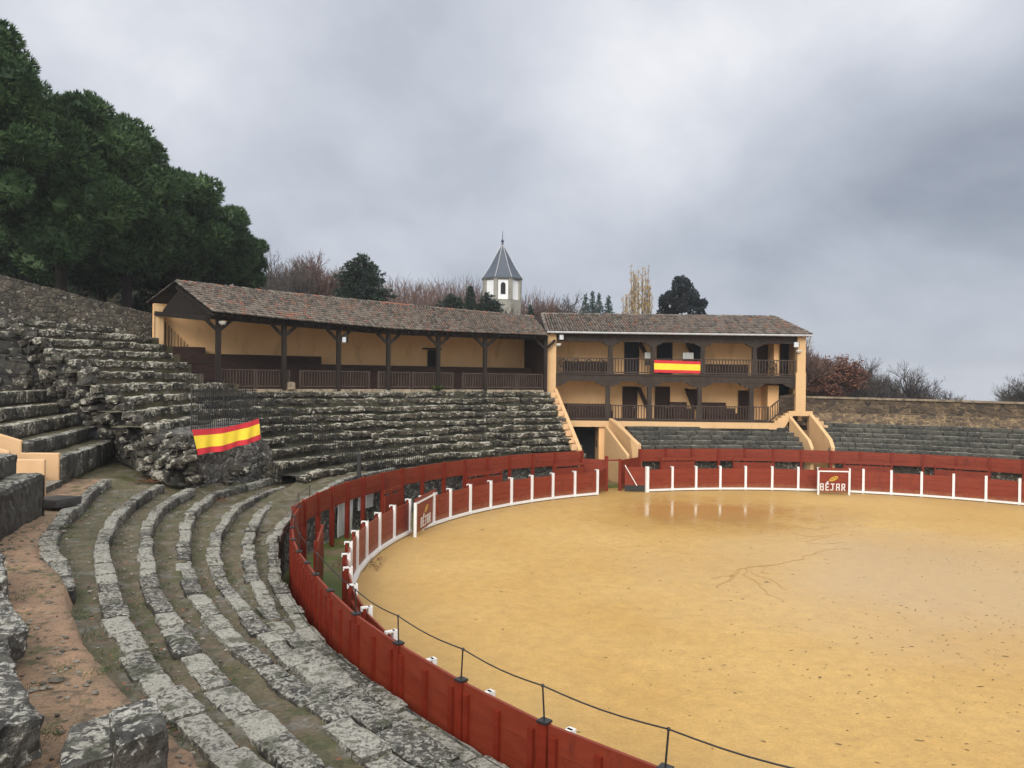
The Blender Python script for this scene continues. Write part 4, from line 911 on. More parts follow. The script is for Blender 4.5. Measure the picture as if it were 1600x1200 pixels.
# ------------------------------------------------------------------ tall rubble wall at the back left
lw = thing('rubble_wall', Vector((-23, 44, 8)), 'tall lichen-spotted rubble wall sloping down to the left end of the gallery', 'wall')
wa, wm, wb = Vector((-34.0, 31.0, 0)), Vector((-28.0, 40.6, 0)), Vector((-22.5, 48.3, 0)); WA = [wa, wm, wb]
def wall_top(k): return interp([(0, 13.2), (0.5, 12.35), (1.0, 10.75)], k)
m = MB(); rows = []
for i in range(61):
    k = i/60; p = along(WA, k); zt = wall_top(k)+0.03*noise.noise(p*1.2); row = []
    for j in range(14):
        q = Vector((p.x, p.y, 7.4+(zt-7.4)*j/13)); q += noise.noise_vector(q*1.8)*0.06+noise.noise_vector(q*5)*0.04; row.append(q)
    row.append(Vector((p.x-0.6, p.y+0.4, zt+0.02))); row.append(Vector((p.x-0.65, p.y+0.45, 7.0)))
    rows.append(row)
m.grid(rows); part('rubble_face', m, M['left_wall'], lw)
m = MB(); c = at_d(8, 545, 36.0); rows = []
for i in range(14):
    row = []
    for j in range(12):
        q = Vector((-29.5+(26.1-22.9-0)*0+ (29.5-24.55)*i/13, 35.6+0.6*i/13, 6.0+3.9*j/11)); q += noise.noise_vector(q*1.8)*0.08; row.append(q)
    rows.append(row)
m.grid(rows); part('buttress', m, M['left_wall'], lw)
# ------------------------------------------------------------------ near path, rocks, camera-side terrace
g = MB(); rows = []
for i in range(120):
    t = 196+i*0.42; row = []
    lo = interp([(196, 28.9), (205, 28.45), (209, 27.95), (211, 27.78), (240, 28.05)], t)
    for j in range(22):
        r = lo+0.05*noise.noise(Vector((t*2.2, 0, 0)))+(31.5-lo)*j/21; p = pol(r, t, 3.30)
        p.z += 0.07*fbm(p, 1.1)+0.03*noise.noise(p*4)+(-0.5 if j == 0 else 0)+(0.0 if r < 29.4 else min(1, (r-29.4)/1.0)*0.5); row.append(p)
    rows.append(row)
g.grid(rows); g.f = [f[::-1] for f in g.f]; struct('dirt_path', g, M['path'], True)
g = MB(); rows = []
for i in range(60):
    t = 181+i*0.42; row = []
    a = lin(NEAR[6][1])(t)+0.3
    for j in range(10):
        r = a+(32.8-a)*j/9; p = pol(r, t, 3.2+0.0*j); p.z += 0.05*fbm(p, 1.3)+0.02*noise.noise(p*6); row.append(p)
    rows.append(row)
g.grid(rows); g.f = [f[::-1] for f in g.f]; struct('stair_landing', g, M['path'], True)
def rock(nm, label, pts_, h, seed, mat='boulder', amp=0.075, res=(22, 18, 15)):
    a, b, c = (Vector(p) for p in pts_); m = MB(); random.seed(seed)
    m.stone(a, b-a, c-a, Vector((0, 0, h)), *res, amp, seed, 0.05)
    m.smooth = False; return solo(nm, m, M[mat], label, 'stone', 'loose stones along the dirt path')
def zr(x, y, z): return at_z(x, y, z)
rock('stone_block', 'broken upright mossy stone block standing at the bottom edge beside the pale seventh row', (zr(182, 1245, 3.35), zr(262, 1215, 3.35), zr(170, 1180, 3.35)), 0.46, 3, amp=0.045)
rock('boulder', 'flat-topped pale boulder with dark side at the left edge, highest of the four in view', (zr(-60, 1075, 3.4), zr(42, 1030, 3.4), zr(-85, 995, 3.4)), 0.40, 4)
rock('boulder', 'big pale slanting boulder filling the bottom left corner of the view', (zr(-60, 1235, 3.45), zr(66, 1185, 3.45), zr(-95, 1130, 3.45)), 0.42, 6)
rock('boulder', 'small dark rounded boulder at the left edge between two pale ones', (zr(-40, 1110, 3.4), zr(24, 1085, 3.4), zr(-50, 1060, 3.4)), 0.33, 7)
rock('boulder', 'small dark boulder at the left edge above the others', (zr(-50, 955, 3.4), zr(12, 945, 3.4), zr(-50, 905, 3.4)), 0.42, 8)
rock('stone_slab', 'low pale slab half buried at the bottom edge left of the upright block', (zr(90, 1235, 3.36), zr(180, 1205, 3.36), zr(100, 1180, 3.36)), 0.16, 9, amp=0.04)
rock('stone_slab', 'thin grey slab lying behind the upright stone block', (zr(100, 1180, 3.36), zr(180, 1152, 3.36), zr(110, 1150, 3.36)), 0.10, 10, amp=0.03)
# loose stones, leaves, grass tufts on the near treads
random.seed(21); pb = MB(); lf = MB(); gr = MB()
for i in range(1100):
    k = random.randrange(6); t = rnd(183, 232); a, b = lin(NEAR[k][1])(t)+0.45, lin(NEAR[k+1][1])(t)
    if b < a: continue
    r = rnd(a, b); p = pol(r, t, interp(NEAR[k][2], t)-0.03)
    if random.random() < 0.32: s_ = rnd(.010, .034); pb.ball(p, s_*1.3, s_, s_*.7, 6, 4, .4, i)
    elif random.random() < 0.55:
        s_ = rnd(.02, .05); a_ = rnd(0, 6.28); d = Vector((math.cos(a_), math.sin(a_), rnd(-.1, .3)))*s_; e = Vector((-math.sin(a_), math.cos(a_), rnd(-.2, .3)))*s_*.6
        p.z += 0.03; lf.add([p-d, p+e, p+d, p-e], ((0, 1, 2, 3),))
    else:
        r = rnd(b-0.16, b-0.03); p = pol(r, t, interp(NEAR[k][2], t)-0.05)
        for q in range(14):
            a_ = rnd(0, 6.28); o_ = Vector((rnd(-.12, .12), rnd(-.12, .12), 0)); h_ = rnd(.03, .085)
            gr.add([p+o_, p+o_+Vector((.008, .004, 0)), p+o_+Vector((math.cos(a_)*.035, math.sin(a_)*.035, h_))], ((0, 1, 2),))
for i in range(420):                                      # debris on the path
    p = pol(rnd(28.1, 29.6), rnd(200, 232), 3.31); p.z += 0.07*fbm(p, 1.1)+0.03*noise.noise(p*4)
    s_ = rnd(.008, .035) if random.random() < .93 else rnd(.04, .08); pb.ball(p, s_*1.4, s_, s_*.6, 6, 4, .5, i)
for i in range(150):                                      # mossy tufts on the path
    c = pol(rnd(28.0, 29.4), rnd(200, 230), 3.31)
    if noise.noise(c*0.9) < 0.05: continue
    c.z += 0.07*fbm(c, 1.1)
    for q in range(22):
        a_ = rnd(0, 6.28); o_ = Vector((rnd(-.12, .12), rnd(-.12, .12), 0)); h_ = rnd(.015, .05)
        gr.add([c+o_, c+o_+Vector((.008, .004, 0)), c+o_+Vector((math.cos(a_)*.03, math.sin(a_)*.03, h_))], ((0, 1, 2),))
for (x, y, z, n__, sp) in ((235, 752, 2.95, 120, .5), (290, 768, 2.55, 70, .35), (430, 757, 2.1, 90, .5), (335, 782, 2.3, 50, .5), (560, 880, 0.06, 160, .9), (545, 850, .06, 120, .7)):
    c = at_z(x, y, z)
    for q in range(n__):
        p = c+Vector((rnd(-sp, sp), rnd(-sp, sp), rnd(0, .05))); s_ = rnd(.03, .08); a_ = rnd(0, 6.28); d = Vector((math.cos(a_), math.sin(a_), rnd(-.2, .3)))*s_; e = Vector((-math.sin(a_), math.cos(a_), rnd(-.2, .3)))*s_*.6
        lf.add([p-d, p+e, p+d, p-e], ((0, 1, 2, 3),))
stuff('pebbles', pb, M['pebble'], 'small loose pebbles on the dirt path and treads', 'pebbles')
stuff('fallen_leaves', lf, M['leaf_litter'], 'russet fallen leaves lying on the treads and passage', 'leaves')
stuff('grass_tufts', gr, M['grass'], 'short grass and moss tufts growing along the stone rows', 'grass')
# runnels where rain water drained over the sand
rn = MB(); random.seed(12)
for pts, w0 in (([(1118, 918), (1140, 905), (1161, 889), (1195, 884), (1229, 879)], .30), ([(1161, 889), (1176, 905), (1190, 916), (1216, 936)], .20), ([(1229, 879), (1262, 869), (1290, 859), (1325, 856)], .14), ([(1170, 893), (1205, 908), (1232, 922)], .14),
                ([(1200, 884), (1190, 895), (1205, 897)], .12), ([(1258, 846), (1285, 840), (1312, 834)], .12), ([(1240, 832), (1262, 838), (1295, 836)], .16), ([(1244, 822), (1275, 828), (1300, 822)], .14), ([(1262, 850), (1290, 850), (1318, 846)], .10), ([(1150, 898), (1128, 900), (1112, 905)], .14)):
    P = [at_z(x, y, 0.006) for x, y in pts]; Q = []
    for a, b in zip(P, P[1:]): Q += [a.lerp(b, k/6) for k in range(6)]
    Q.append(P[-1]); L_, R_ = [], []
    for i, q in enumerate(Q):
        d = (Q[min(i+1, len(Q)-1)]-Q[max(0, i-1)]).normalized(); s = Vector((-d.y, d.x, 0)); k = i/(len(Q)-1); w_ = w0*(0.15+math.sin(PI*min(1, k*.8+.12)))*rnd(.5, 1.1); o_ = s*0.25*noise.noise(q*1.8)
        w_ *= .5; L_.append(q+o_+s*w_*.5); R_.append(q+o_-s*w_*.5)
    rn.grid([R_, L_])
struct('wet_runnels', rn, M['wet_sand'], True)
# clods and hoof marks on the sand
cl = MB(); random.seed(77)
for cx_, cy_, n__, sx, sy in ((14.5, 21.5, 150, 4.0, 2.6), (19, 18.5, 130, 4.5, 2.6), (12, 17, 70, 3.5, 2), (20, 31, 90, 3, 3), (6, 20, 60, 4, 6), (9, 33, 70, 5, 5), (24, 24, 90, 4, 4), (10, 12, 50, 5, 2.5), (15, 37, 40, 5, 2)):
    for i in range(int(n__*2.0)):
        p = Vector((random.gauss(cx_, sx), random.gauss(cy_, sy), 0.008))
        if math.hypot(p.x-CX, p.y-CY) > 20.6: continue
        s_ = rnd(.009, .034)*(1.8 if random.random() < .06 else 1); a_ = random.gauss(0.15, 0.5)
        d = Vector((math.cos(a_), math.sin(a_), 0))*s_*rnd(1, 2.4); e = Vector((-math.sin(a_), math.cos(a_), 0))*s_*rnd(.5, .9)
        ring = [p+d*math.cos(q)*rnd(.7, 1.1)+e*math.sin(q)*rnd(.7, 1.1) for q in (0, 1, 2.1, 3.14, 4.2, 5.3)]; o_ = len(cl.v)
        cl.add(ring+[p+Vector((0, 0, s_*0.3))], [(q, (q+1) % 6, 6) for q in range(6)])
stuff('sand_clods', cl, M['clod'], 'dark damp clods and scuffs scattered over the yellow sand', 'clods')
# ------------------------------------------------------------------ tiled gallery
GB = [Vector(p) for p in ((-22.4, 47.9, 0), (-22.0, 48.15, 0), (-18.2, 50.2, 0), (-14.4, 52.2, 0), (-10.6, 54.1, 0), (-6.8, 55.9, 0), (-3.2, 57.5, 0), (0.9, 59.0, 0))]
GLEN = [0]
for a, b in zip(GF, GF[1:]): GLEN.append(GLEN[-1]+(b-a).length)
GT = GLEN[-1]
def gf(s, P=GF):                                          # point at arc length s along the front, or the matching back point
    s = max(0, min(GT, s))
    for i in range(len(GF)-1):
        if s <= GLEN[i+1]+1e-6:
            k = (s-GLEN[i])/(GLEN[i+1]-GLEN[i]); return P[i].lerp(P[i+1], k)
def gmix(s, k, z): p = gf(s).lerp(gf(s, GB), k); p.z = z; return p
def s_at(x):                                              # arc length where the sight line through column x meets the front
    best = 0
    for i in range(800):
        s = GT*i/799; p = gf(s); v = 800+FPX*p.x/p.y
        if v >= x: return s
    return GT
FZ = 6.25
def ez(s): return 0.36*max(0.0, 1-s/(GT*0.5))           # the eaves climb towards the left end
gal = thing('gallery', gf(GT/2)+Vector((0, 0, FZ)), 'long open gallery with mossy clay tile roof on dark posts behind the steep stand', 'gallery')
m = MB(); S = [GT*i/60 for i in range(61)]
m.grid([[gmix(s, 0.03, FZ-0.7), gmix(s, 0.03, FZ), gmix(s, 1.0, FZ)] for s in S]); m.f = [f[::-1] for f in m.f]; part('floor', m, M['board'], gal)
def ridge_z(s): return 12.42-(12.42-11.5)*s/GT
m = MB(); m.grid([[gmix(s, 0.985, 6.2+5.2*j/6) for j in range(7)] for s in S]); m.grid([[gmix(s, 1.02, 6.2+5.2*j/6) for j in range(7)] for s in S][::-1]); part('back_wall', m, M['ochre'], gal)
m = MB(); a = gmix(0.0, 0.99, 6.5); b = gmix(0, 0.90, 6.5)
m.prism([a, b, b+Vector((0, 0, 4.6)), a+Vector((0, 0, 4.9))], Vector((0.25, 0.2, 0))); part('end_wall', m, M['cream'], gal)
m = MB(); a = gmix(GT, .02, 5.6); b = gmix(GT, 1.0, 5.6); m.prism([a, b, b+Vector((0, 0, 5.0)), gmix(GT, .55, 11.3), a+Vector((0, 0, 4.3))], Vector((0.12, .05, 0))); part('end_boards', m, M['board'], gal)
m = MB(); S4 = [GT*i/120 for i in range(121)]
m.grid([[gmix(s, -.035+.02*noise.noise(Vector((s*1.3, 0, 1))), 5.75), gmix(s, -.025+.015*noise.noise(Vector((s*1.9, 3, 1))), 6.0+.08*noise.noise(Vector((s*.9, 6, 1)))), gmix(s, -.01+.01*noise.noise(Vector((s*1.5, 3, 5))), 6.21), gmix(s, .032, 6.22)] for s in S4]); m.f = [f[::-1] for f in m.f]; part('footing', m, M['lime'], gal)
# stepped boarded benches
TI = [(0.30, 6.75), (0.44, 7.2), (0.58, 7.62)]
m = MB()
def tier(m, s0, s1, k0, k1, z0, z1):
    SS = [s0+(s1-s0)*i/20 for i in range(21)]
    m.grid([[gmix(s, k0, z0), gmix(s, k0, z1), gmix(s, k1, z1)] for s in SS]); m.f[-40:] = [f[::-1] for f in m.f[-40:]]
    for s in (s0, s1): m.add([gmix(s, k0, z0), gmix(s, k0, z1), gmix(s, k1, z1), gmix(s, k1, z0)], ((0, 1, 2, 3),))
tier(m, 0, GT, .30, .45, FZ, 6.72); part('bench_tier', m, M['board'], gal)
m = MB(); tier(m, 0, GT, .45, .62, 6.70, 7.2); part('bench_tier', m, M['board'], gal)
m = MB(); tier(m, 0, GT, .62, .97, 7.18, 7.74); part('bench_tier', m, M['board'], gal)
s1_, s2_ = s_at(392), s_at(545)
m = MB(); tier(m, 0, s2_, .74, .97, 7.72, 8.3); part('bench_tier', m, M['board'], gal)
m = MB(); tier(m, 0, s1_, .86, .97, 8.28, 8.72); part('bench_tier', m, M['board'], gal)
m = MB()                                                  # board edges
for k, z in ((.297, 6.73), (.447, 7.21), (.617, 7.75)):
    for i in range(40): m.beam(gmix(GT*i/40, k, z), gmix(GT*(i+1)/40, k, z), 0.06, 0.05)
part('board_edge', m, M['grey_wood'], gal)
# posts with braces
for x in (340, 443, 528, 606, 684, 757, 851):
    s = s_at(x); p = gf(s); p.z = FZ-0.45; dd = (gf(s+0.3)-gf(s-0.3)).normalized(); rz = math.atan2(dd.y, dd.x)
    m = MB(); m.box(p, 0.24, 0.24, 4.15+ez(s), rz); po = part('post', m, M['wood'], gal)
    m = MB(); zb = 9.05+ez(s); m.beam(Vector((p.x, p.y, zb)), Vector((p.x, p.y, zb+.67))+dd*0.75, 0.14, 0.16, dd); m.beam(Vector((p.x, p.y, zb)), Vector((p.x, p.y, zb+.67))-dd*0.75, 0.14, 0.16, dd); part('brace', m, M['wood'], po)
m = MB()
for i in range(40): m.beam(gf(GT*i/40)+Vector((0, 0, 9.82+ez(GT*i/40))), gf(GT*(i+1)/40)+Vector((0, 0, 9.82+ez(GT*(i+1)/40))), 0.24, 0.26)
part('eaves_beam', m, M['wood'], gal)
m = MB()
for i in range(50):
    s = GT*i/49; m.beam(gmix(s, -0.085, 9.86+ez(s)), gmix(s, 0.55, ridge_z(s)-0.32), 0.10, 0.14)
part('rafter', m, M['wood'], gal)
m = MB()                                                  # open gable end: tie beam, and a dark panel painting the shaded interior
a, b, c = gmix(0, 0, 10.06), gmix(0, 0.95, 10.75), gmix(0, .55, ridge_z(0)-.25)
m.beam(a, b, 0.2, 0.28)
part('tie_beam', m, M['wood'], gal)
m = MB(); sft = gf(0.25)-gf(0.0); m.prism([a+sft, b+sft, c+sft], (gf(0.3)-gf(0.25))); part('gable_shade', m, M['wood'], gal)
m = MB(); S3 = [-0.0+GT*i/50 for i in range(51)]
m.grid([[gmix(s, -0.09, 9.98+ez(s)), gmix(s, .55, ridge_z(s)-0.06), gmix(s, 1.12, ridge_z(s)-1.0)] for s in S3]); m.grid([[gmix(s, -0.09, 9.90+ez(s)), gmix(s, .55, ridge_z(s)-0.16), gmix(s, 1.12, ridge_z(s)-1.1)] for s in S3][::-1])
part('roof_bed', m, M['tile_bed'], gal)
def tiles(mb, eave, ridge, ncol, nrow, seed, rad=0.10):
    random.seed(seed)
    for i in range(ncol):
        u = (i+0.5)/ncol; a, b = eave(u), ridge(u); d = (b-a); L = d.length; d.normalize()
        e = (eave(min(1, u+.01))-eave(max(0, u-.01))).normalized(); n = e.cross(d).normalized()
        if n.z < 0: n = -n
        for j in range(nrow):
            p0 = a+d*(L*j/nrow-0.03)+e*rnd(-.018, .018); p1 = a+d*(L*(j+1)/nrow+0.05)+e*rnd(-.018, .018)
            p0 += n*(0.055+rnd(-.008, .012)); p1 += n*(0.012+rnd(-.006, .006)); r0, r1 = rad*1.04*rnd(.95, 1.05), rad*0.86
            P = []
            for q, r in ((p0, r0), (p1, r1)):
                for k in range(6):
                    t = PI*k/5; P.append(q+e*math.cos(t)*r+n*math.sin(t)*r*1.15)
            mb.add(P, [(k, k+1, 7+k, 6+k) for k in range(5)]+[(5, 4, 3, 2, 1, 0)])
def ridge_row(mb, f, n, seed, rad=0.13):
    random.seed(seed)
    for i in range(n):
        a, b = f(i/n), f((i+1)/n+0.15/n); d = (b-a).normalized(); e = d.cross(Vector((0, 0, 1))).normalized(); z = rnd(-.012, .012); P = []
        for q, r, h in ((a, rad, 0.03), (b, rad*.85, 0.0)):
            for k in range(7):
                t = PI*k/6; P.append(q+e*math.cos(t)*r+Vector((0, 0, math.sin(t)*r*.8+h+z)))
        mb.add(P, [(k, k+1, 8+k, 7+k) for k in range(6)]+[tuple(range(6, -1, -1))])
m = MB(); tiles(m, lambda u: gmix(u*GT, -0.10, 9.99+ez(u*GT)), lambda u: gmix(u*GT, .55, ridge_z(u*GT)), 128, 13, 3, 0.074); part('roof_tiles', m, M['tile'], gal)
m = MB(); tiles(m, lambda u: gmix(u*GT, 1.13, ridge_z(u*GT)-1.0), lambda u: gmix(u*GT, .55, ridge_z(u*GT)), 128, 9, 4, 0.074); part('roof_tiles', m, M['tile'], gal)
m = MB(); ridge_row(m, lambda u: gmix(u*GT, .55, ridge_z(u*GT)+0.04), 62, 5); part('ridge_tiles', m, M['ridge_tile'], gal)
m = MB(); ridge_row(m, lambda u: gmix(0, -0.10, 10.02+ez(0)).lerp(gmix(0, .55, ridge_z(0)+.03), u), 12, 6, .12); ridge_row(m, lambda u: gmix(0, 1.12, ridge_z(0)-.95).lerp(gmix(0, .55, ridge_z(0)+.03), u), 9, 7, .12); part('verge_tiles', m, M['tile'], gal)
# window slit, small rails on the wall
s = s_at(690); 
m = MB(); W = lambda s_, z: gmix(s_, 0.975, z)
def s_wall(x):
    for i in range(800):
        s = GT*i/799; p = gmix(s, .975, 0)
        if 800+FPX*p.x/p.y >= x: return s
    return GT
m = MB(); a, b = s_wall(667), s_wall(680); m.prism([W(a, 7.7), W(b, 7.7), W(b, 9.0), W(a, 9.0)], Vector((0.03, -0.05, 0))); part('window', m, M['void'], gal)
m = MB(); m.beam(W(s_wall(659), 9.08)+Vector((.03, -.08, 0)), W(s_wall(688), 9.08)+Vector((.03, -.08, 0)), .14, .12); part('lintel', m, M['brown_door'], gal)
m = MB()
for i in range(12):
    x = 237+i*4.9; zt = interp([(237, 10.5), (255, 10.3), (270, 9.75), (292, 8.85)], x); p = gmix(s_wall(x), 0.965, 8.72); m.tube([p, Vector((p.x, p.y, zt))], 0.03, 5)
part('stair_rail', m, M['wood'], gal)
# railings of dark balusters
def balustrade(name, parent, a, b, h, step, mat='wood', sq=0.05):
    m = MB(); a, b = Vector(a), Vector(b); d = (b-a).normalized(); n = max(2, int((b-a).length/step)); rz = math.atan2(d.y, d.x)
    m.beam(a+Vector((0, 0, h)), b+Vector((0, 0, h)), 0.09, 0.07); m.beam(a+Vector((0, 0, 0.12)), b+Vector((0, 0, 0.12)), 0.07, 0.08)
    for i in range(n+1): 
        p = a.lerp(b, i/n); m.beam(p+Vector((0, 0, 0.12)), p+Vector((0, 0, h)), sq, sq, d)
    for p in (a, b): m.box(p+Vector((0, 0, -0.1)), 0.11, 0.11, h+0.15, rz)
    return part(name, m, M[mat], parent)
for x0, x1 in ((346, 398), (402, 441), (447, 452), (470, 526), (531, 577), (592, 604), (609, 640), (645, 681), (688, 707), (723, 755), (761, 805), (808, 847)):
    sa, sb = s_at(x0), s_at(x1); a, b = gmix(sa, 0.015, FZ), gmix(sb, 0.015, FZ); balustrade('railing', gal, a, b, 1.05, 0.17, 'rail_wood', 0.055)
def floodlight(label, p, yaw, s=0.32, group='floodlights under the eaves'):
    root = thing('floodlight', p, label, 'floodlight', group); m = MB(); m.box(p, s, 0.16, s*1.05, yaw); part('housing', m, M['iron'], root)
    f = Vector((math.sin(yaw), -math.cos(yaw), 0)); m = MB(); m.box(p+f*0.085+Vector((0, 0, 0.05*s)), s*.8, 0.012, s*.9, yaw); part('lens', m, M['lamp'], root)
    m = MB(); m.tube([p+Vector((0, 0, s)), p+Vector((0, 0, s+.28))-f*0.1], .02, 5); part('bracket', m, M['iron'], root)
def loudspeaker(label, p):
    root = thing('loudspeaker', p, label, 'speaker'); m = MB(); m.lathe(p, [(.0, 0), (.13, .0), (.2, .10), (.2, .2), (.0, .2)], 12); part('horn', m, M['plastic'], root)
    m = MB(); m.lathe(p+Vector((0, -.02, -.01)), [(0, 0), (.07, 0), (.05, .04)], 10); part('cone', m, M['iron'], root)
p = gf(s_at(536))+Vector((0.15, -0.25, 9.05)); floodlight('small floodlight on the third gallery post from the left', p, -0.5, .36)
p = gf(s_at(346))+Vector((0.1, -0.25, 9.75)); loudspeaker('round pale loudspeaker at the head of the leftmost gallery post', p)
m = MB(); random.seed(8); c = gmix(s_at(682), -0.02, 6.15)
for i in range(70):
    d = Vector((rnd(-1, 1), rnd(-1, .3), rnd(0, 1))).normalized()*rnd(.15, .5); e = d.cross(Vector((0, 0, 1))).normalized()*.07; q = c+Vector((rnd(-.25, .25), rnd(-.2, .1), 0)); m.add([q+d*.4-e*.2, q+d*.7-e, q+d, q+d*.7+e], ((0, 1, 2, 3),))
solo('shrub', m, M['grass'], 'small green shrub growing at the foot of a gallery post', 'plant')
m = MB(); p = gmix(s_at(452), -0.02, 6.2); m.box(p, .42, .35, .38, .6); m.box(p+Vector((0, 0, .38)), .32, .3, .06, .6); solo('crate', m, M['lime'], 'pale box standing at the gallery edge beside the second post from the left', 'box')
# ------------------------------------------------------------------ balconied house
YF = 54.5; YB = 57.1
def bx(x, Y, y=590): return at_d(x, y, Y).x
def bz(x, y, Y): return at_d(x, y, Y).z
X0, X1 = 2.55, 20.75
ho = thing('house', Vector((11.6, YB, 0)), 'two-storey cream house with dark timber balconies and a grey tiled roof', 'house')
m = MB(); m.box((11.8, YB+1.6, 0), X1-X0-0.3, 3.1, 10.2); part('wall', m, M['ochre'], ho)
m = MB(); m.box((2.78, 54.55, 5.95), .62, .75, 4.36); part('pilaster', m, M['cream'], ho)
m = MB(); m.box((2.72, 56.1, 4.2), .30, 2.3, 6.0); part('side_wall', m, M['cream'], ho); m = MB(); m.box((20.65, 56.1, 4.2), .26, 2.2, 6.0); part('side_wall', m, M['cream'], ho)
m = MB(); m.box((2.98, 55.9, 7.45), .2, 1.9, 2.6); part('side_panel', m, M['board'], ho)
xr = bx(1250, YF)
m = MB(); m.box((xr, 54.5, 7.62), .58, .5, 2.7); m.box((xr-.04, 54.48, 4.9), .70, .56, 2.75); part('pilaster', m, M['cream'], ho)
m = MB(); m.box((12.0, 55.85, 4.02), X1-X0-.9, 2.9, .13); part('floor', m, M['grey_wood'], ho)
m = MB(); m.box((11.75, 55.82, 7.30), X1-X0-.7, 2.75, .13); part('floor', m, M['grey_wood'], ho)
m = MB(); m.beam((3.0, YF, 7.08), (bx(1244, YF), YF, 7.06), .30, .42); m.beam((3.0, YF-.05, 7.36), (bx(1244, YF), YF-.05, 7.34), .3, .08); part('balcony_beam', m, M['grey_wood'], ho)
m = MB(); m.beam((3.1, YF, 9.95), (bx(1242, YF), YF, 9.95), .28, .55); part('eaves_beam', m, M['grey_wood'], ho)
m = MB(); xp = bx(888, YF); m.beam((xp-.9, YF-.05, 3.86), (bx(1208, YF), YF-.05, 3.86), .5, .42); part('plinth', m, M['cream'], ho)
# stepped plinth at the right end
m = MB(); zs = 4.07; stp = [(1204, 4.07), (1209, 4.25), (1214, 4.43), (1219, 4.60), (1225, 4.78), (1231, 4.93)]
poly = [Vector((bx(1200, YF), YF-.34, 3.62))]
for (x, z), (x2, z2) in zip(stp, stp[1:]+[(1268, 4.93)]): poly += [Vector((bx(x, YF), YF-.34, z)), Vector((bx(x2, YF), YF-.34, z))]
poly += [Vector((bx(1268, YF), YF-.34, 4.6)), Vector((bx(1238, YF), YF-.34, 4.6)), Vector((bx(1232, YF), YF-.34, 4.3)), Vector((bx(1222, YF), YF-.34, 3.62))]
m.prism(poly, Vector((0, .45, 0))); part('stepped_plinth', m, M['cream'], ho)
m = MB()
for i in range(4): 
    xa = bx(1269+i*7, YF); m.box((xa, YF+.1, 3.4), .34, .5, interp([(0, 1.2), (1, 1.08), (2, .82), (3, .56)], i))
part('stepped_end', m, M['cream'], ho)
PXU, PXL = (953, 1020, 1097, 1178), (950, 1015, 1093, 1174)
def corbel(m, x, z, hw, ht):
    poly = [(-hw, 0), (-hw, -ht*.25), (-hw*.78, -ht*.62), (-hw*.62, -ht*.62), (-hw*.42, -ht), (hw*.42, -ht), (hw*.62, -ht*.62), (hw*.78, -ht*.62), (hw, -ht*.25), (hw, 0)]
    m.prism([Vector((x+a, YF-.15, z+b)) for a, b in poly], Vector((0, .3, 0)))
for x in PXU:
    X = bx(x, YF); m = MB(); m.box((X, YF, 7.40), .30, .28, 2.0); po = part('post', m, M['grey_wood'], ho); m = MB(); corbel(m, X, 9.68, .62, .27); part('corbel', m, M['grey_wood'], po)
for x in PXL:
    X = bx(x, YF); m = MB(); m.box((X, YF, 4.08), .30, .28, 2.5); po = part('post', m, M['grey_wood'], ho); m = MB(); corbel(m, X, 6.87, .88, .34); part('corbel', m, M['grey_wood'], po)
m = MB(); corbel(m, 3.1, 6.87, .8, .34); corbel(m, bx(1242, YF), 6.87, .8, .34); part('end_corbel', m, M['grey_wood'], ho)
ed = [bx(869, YF)]+[bx(x, YF) for x in PXU]+[bx(1244, YF)]
for a, b in zip(ed, ed[1:]): balustrade('railing', ho, (a+.16, YF-.05, 7.40), (b-.16, YF-.05, 7.40), 1.10, .20, 'rail_wood', .055)
ed = [bx(885, YF)]+[bx(x, YF) for x in PXL]+[bx(1204, YF)]
for a, b in zip(ed, ed[1:]): balustrade('railing', ho, (a+.16, YF-.05, 4.10), (b-.16, YF-.05, 4.10), 1.08, .19, 'rail_wood', .055)
m = MB(); a, b, c = Vector((bx(1204, YF), YF-.05, 4.1)), Vector((bx(1226, YF), YF-.05, 4.95)), Vector((bx(1243, YF), YF-.05, 5.0))
for p, q in ((a, b), (b, c)):
    m.beam(p+Vector((0, 0, 1.08)), q+Vector((0, 0, 1.08)), .09, .08); m.beam(p+Vector((0, 0, .12)), q+Vector((0, 0, .12)), .08, .09)
    for i in range(6): r = p.lerp(q, i/6); m.beam(r+Vector((0, 0, .1)), r+Vector((0, 0, 1.08)), .05, .05, (1, 0, 0))
part('stair_railing', m, M['rail_wood'], ho)
# doors and openings on the back wall
YD = YB
def door(x0, x1, y0, y1, mat, nm='door', fr=True):
    a, b = bx(x0, YD), bx(x1, YD); zt, zb_ = bz((x0+x1)/2, y0, YD), bz((x0+x1)/2, y1, YD)
    m = MB(); m.box(((a+b)/2, YD+.0, zb_), b-a, .10, zt-zb_); d_ = part(nm, m, M[mat], ho)
    if fr:
        m = MB(); m.box((a-.05, YD, zb_), .09, .16, zt-zb_+.09); m.box((b+.05, YD, zb_), .09, .16, zt-zb_+.09); m.box(((a+b)/2, YD, zt), b-a+.02, .16, .09); part('door_frame', m, M['brown_door'], d_)
        m = MB(); m.ball((b-.12, YD-.08, zb_+1.05), .04, .04, .04, 6, 4); part('handle', m, M['steel'], d_)
for x0, x1 in ((977, 996), (1028, 1048)): door(x0, x1, 535, 584, 'door')
for x0, x1 in ((975, 994), (1026, 1045)): door(x0, x1, 606, 659, 'brown_door')
door(1221, 1239, 539, 586, 'door'); door(1217, 1230, 602, 640, 'door'); door(1180, 1199, 541, 586, 'brown_door', fr=True); door(1156, 1172, 612, 660, 'brown_door')
def bpoly(pts, mat, nm, Y, th_):
    m = MB(); m.prism([Vector((bx(x, Y, y), Y, bz(x, y, Y))) for x, y in pts], Vector((0, th_, 0))); return part(nm, m, M[mat], ho)
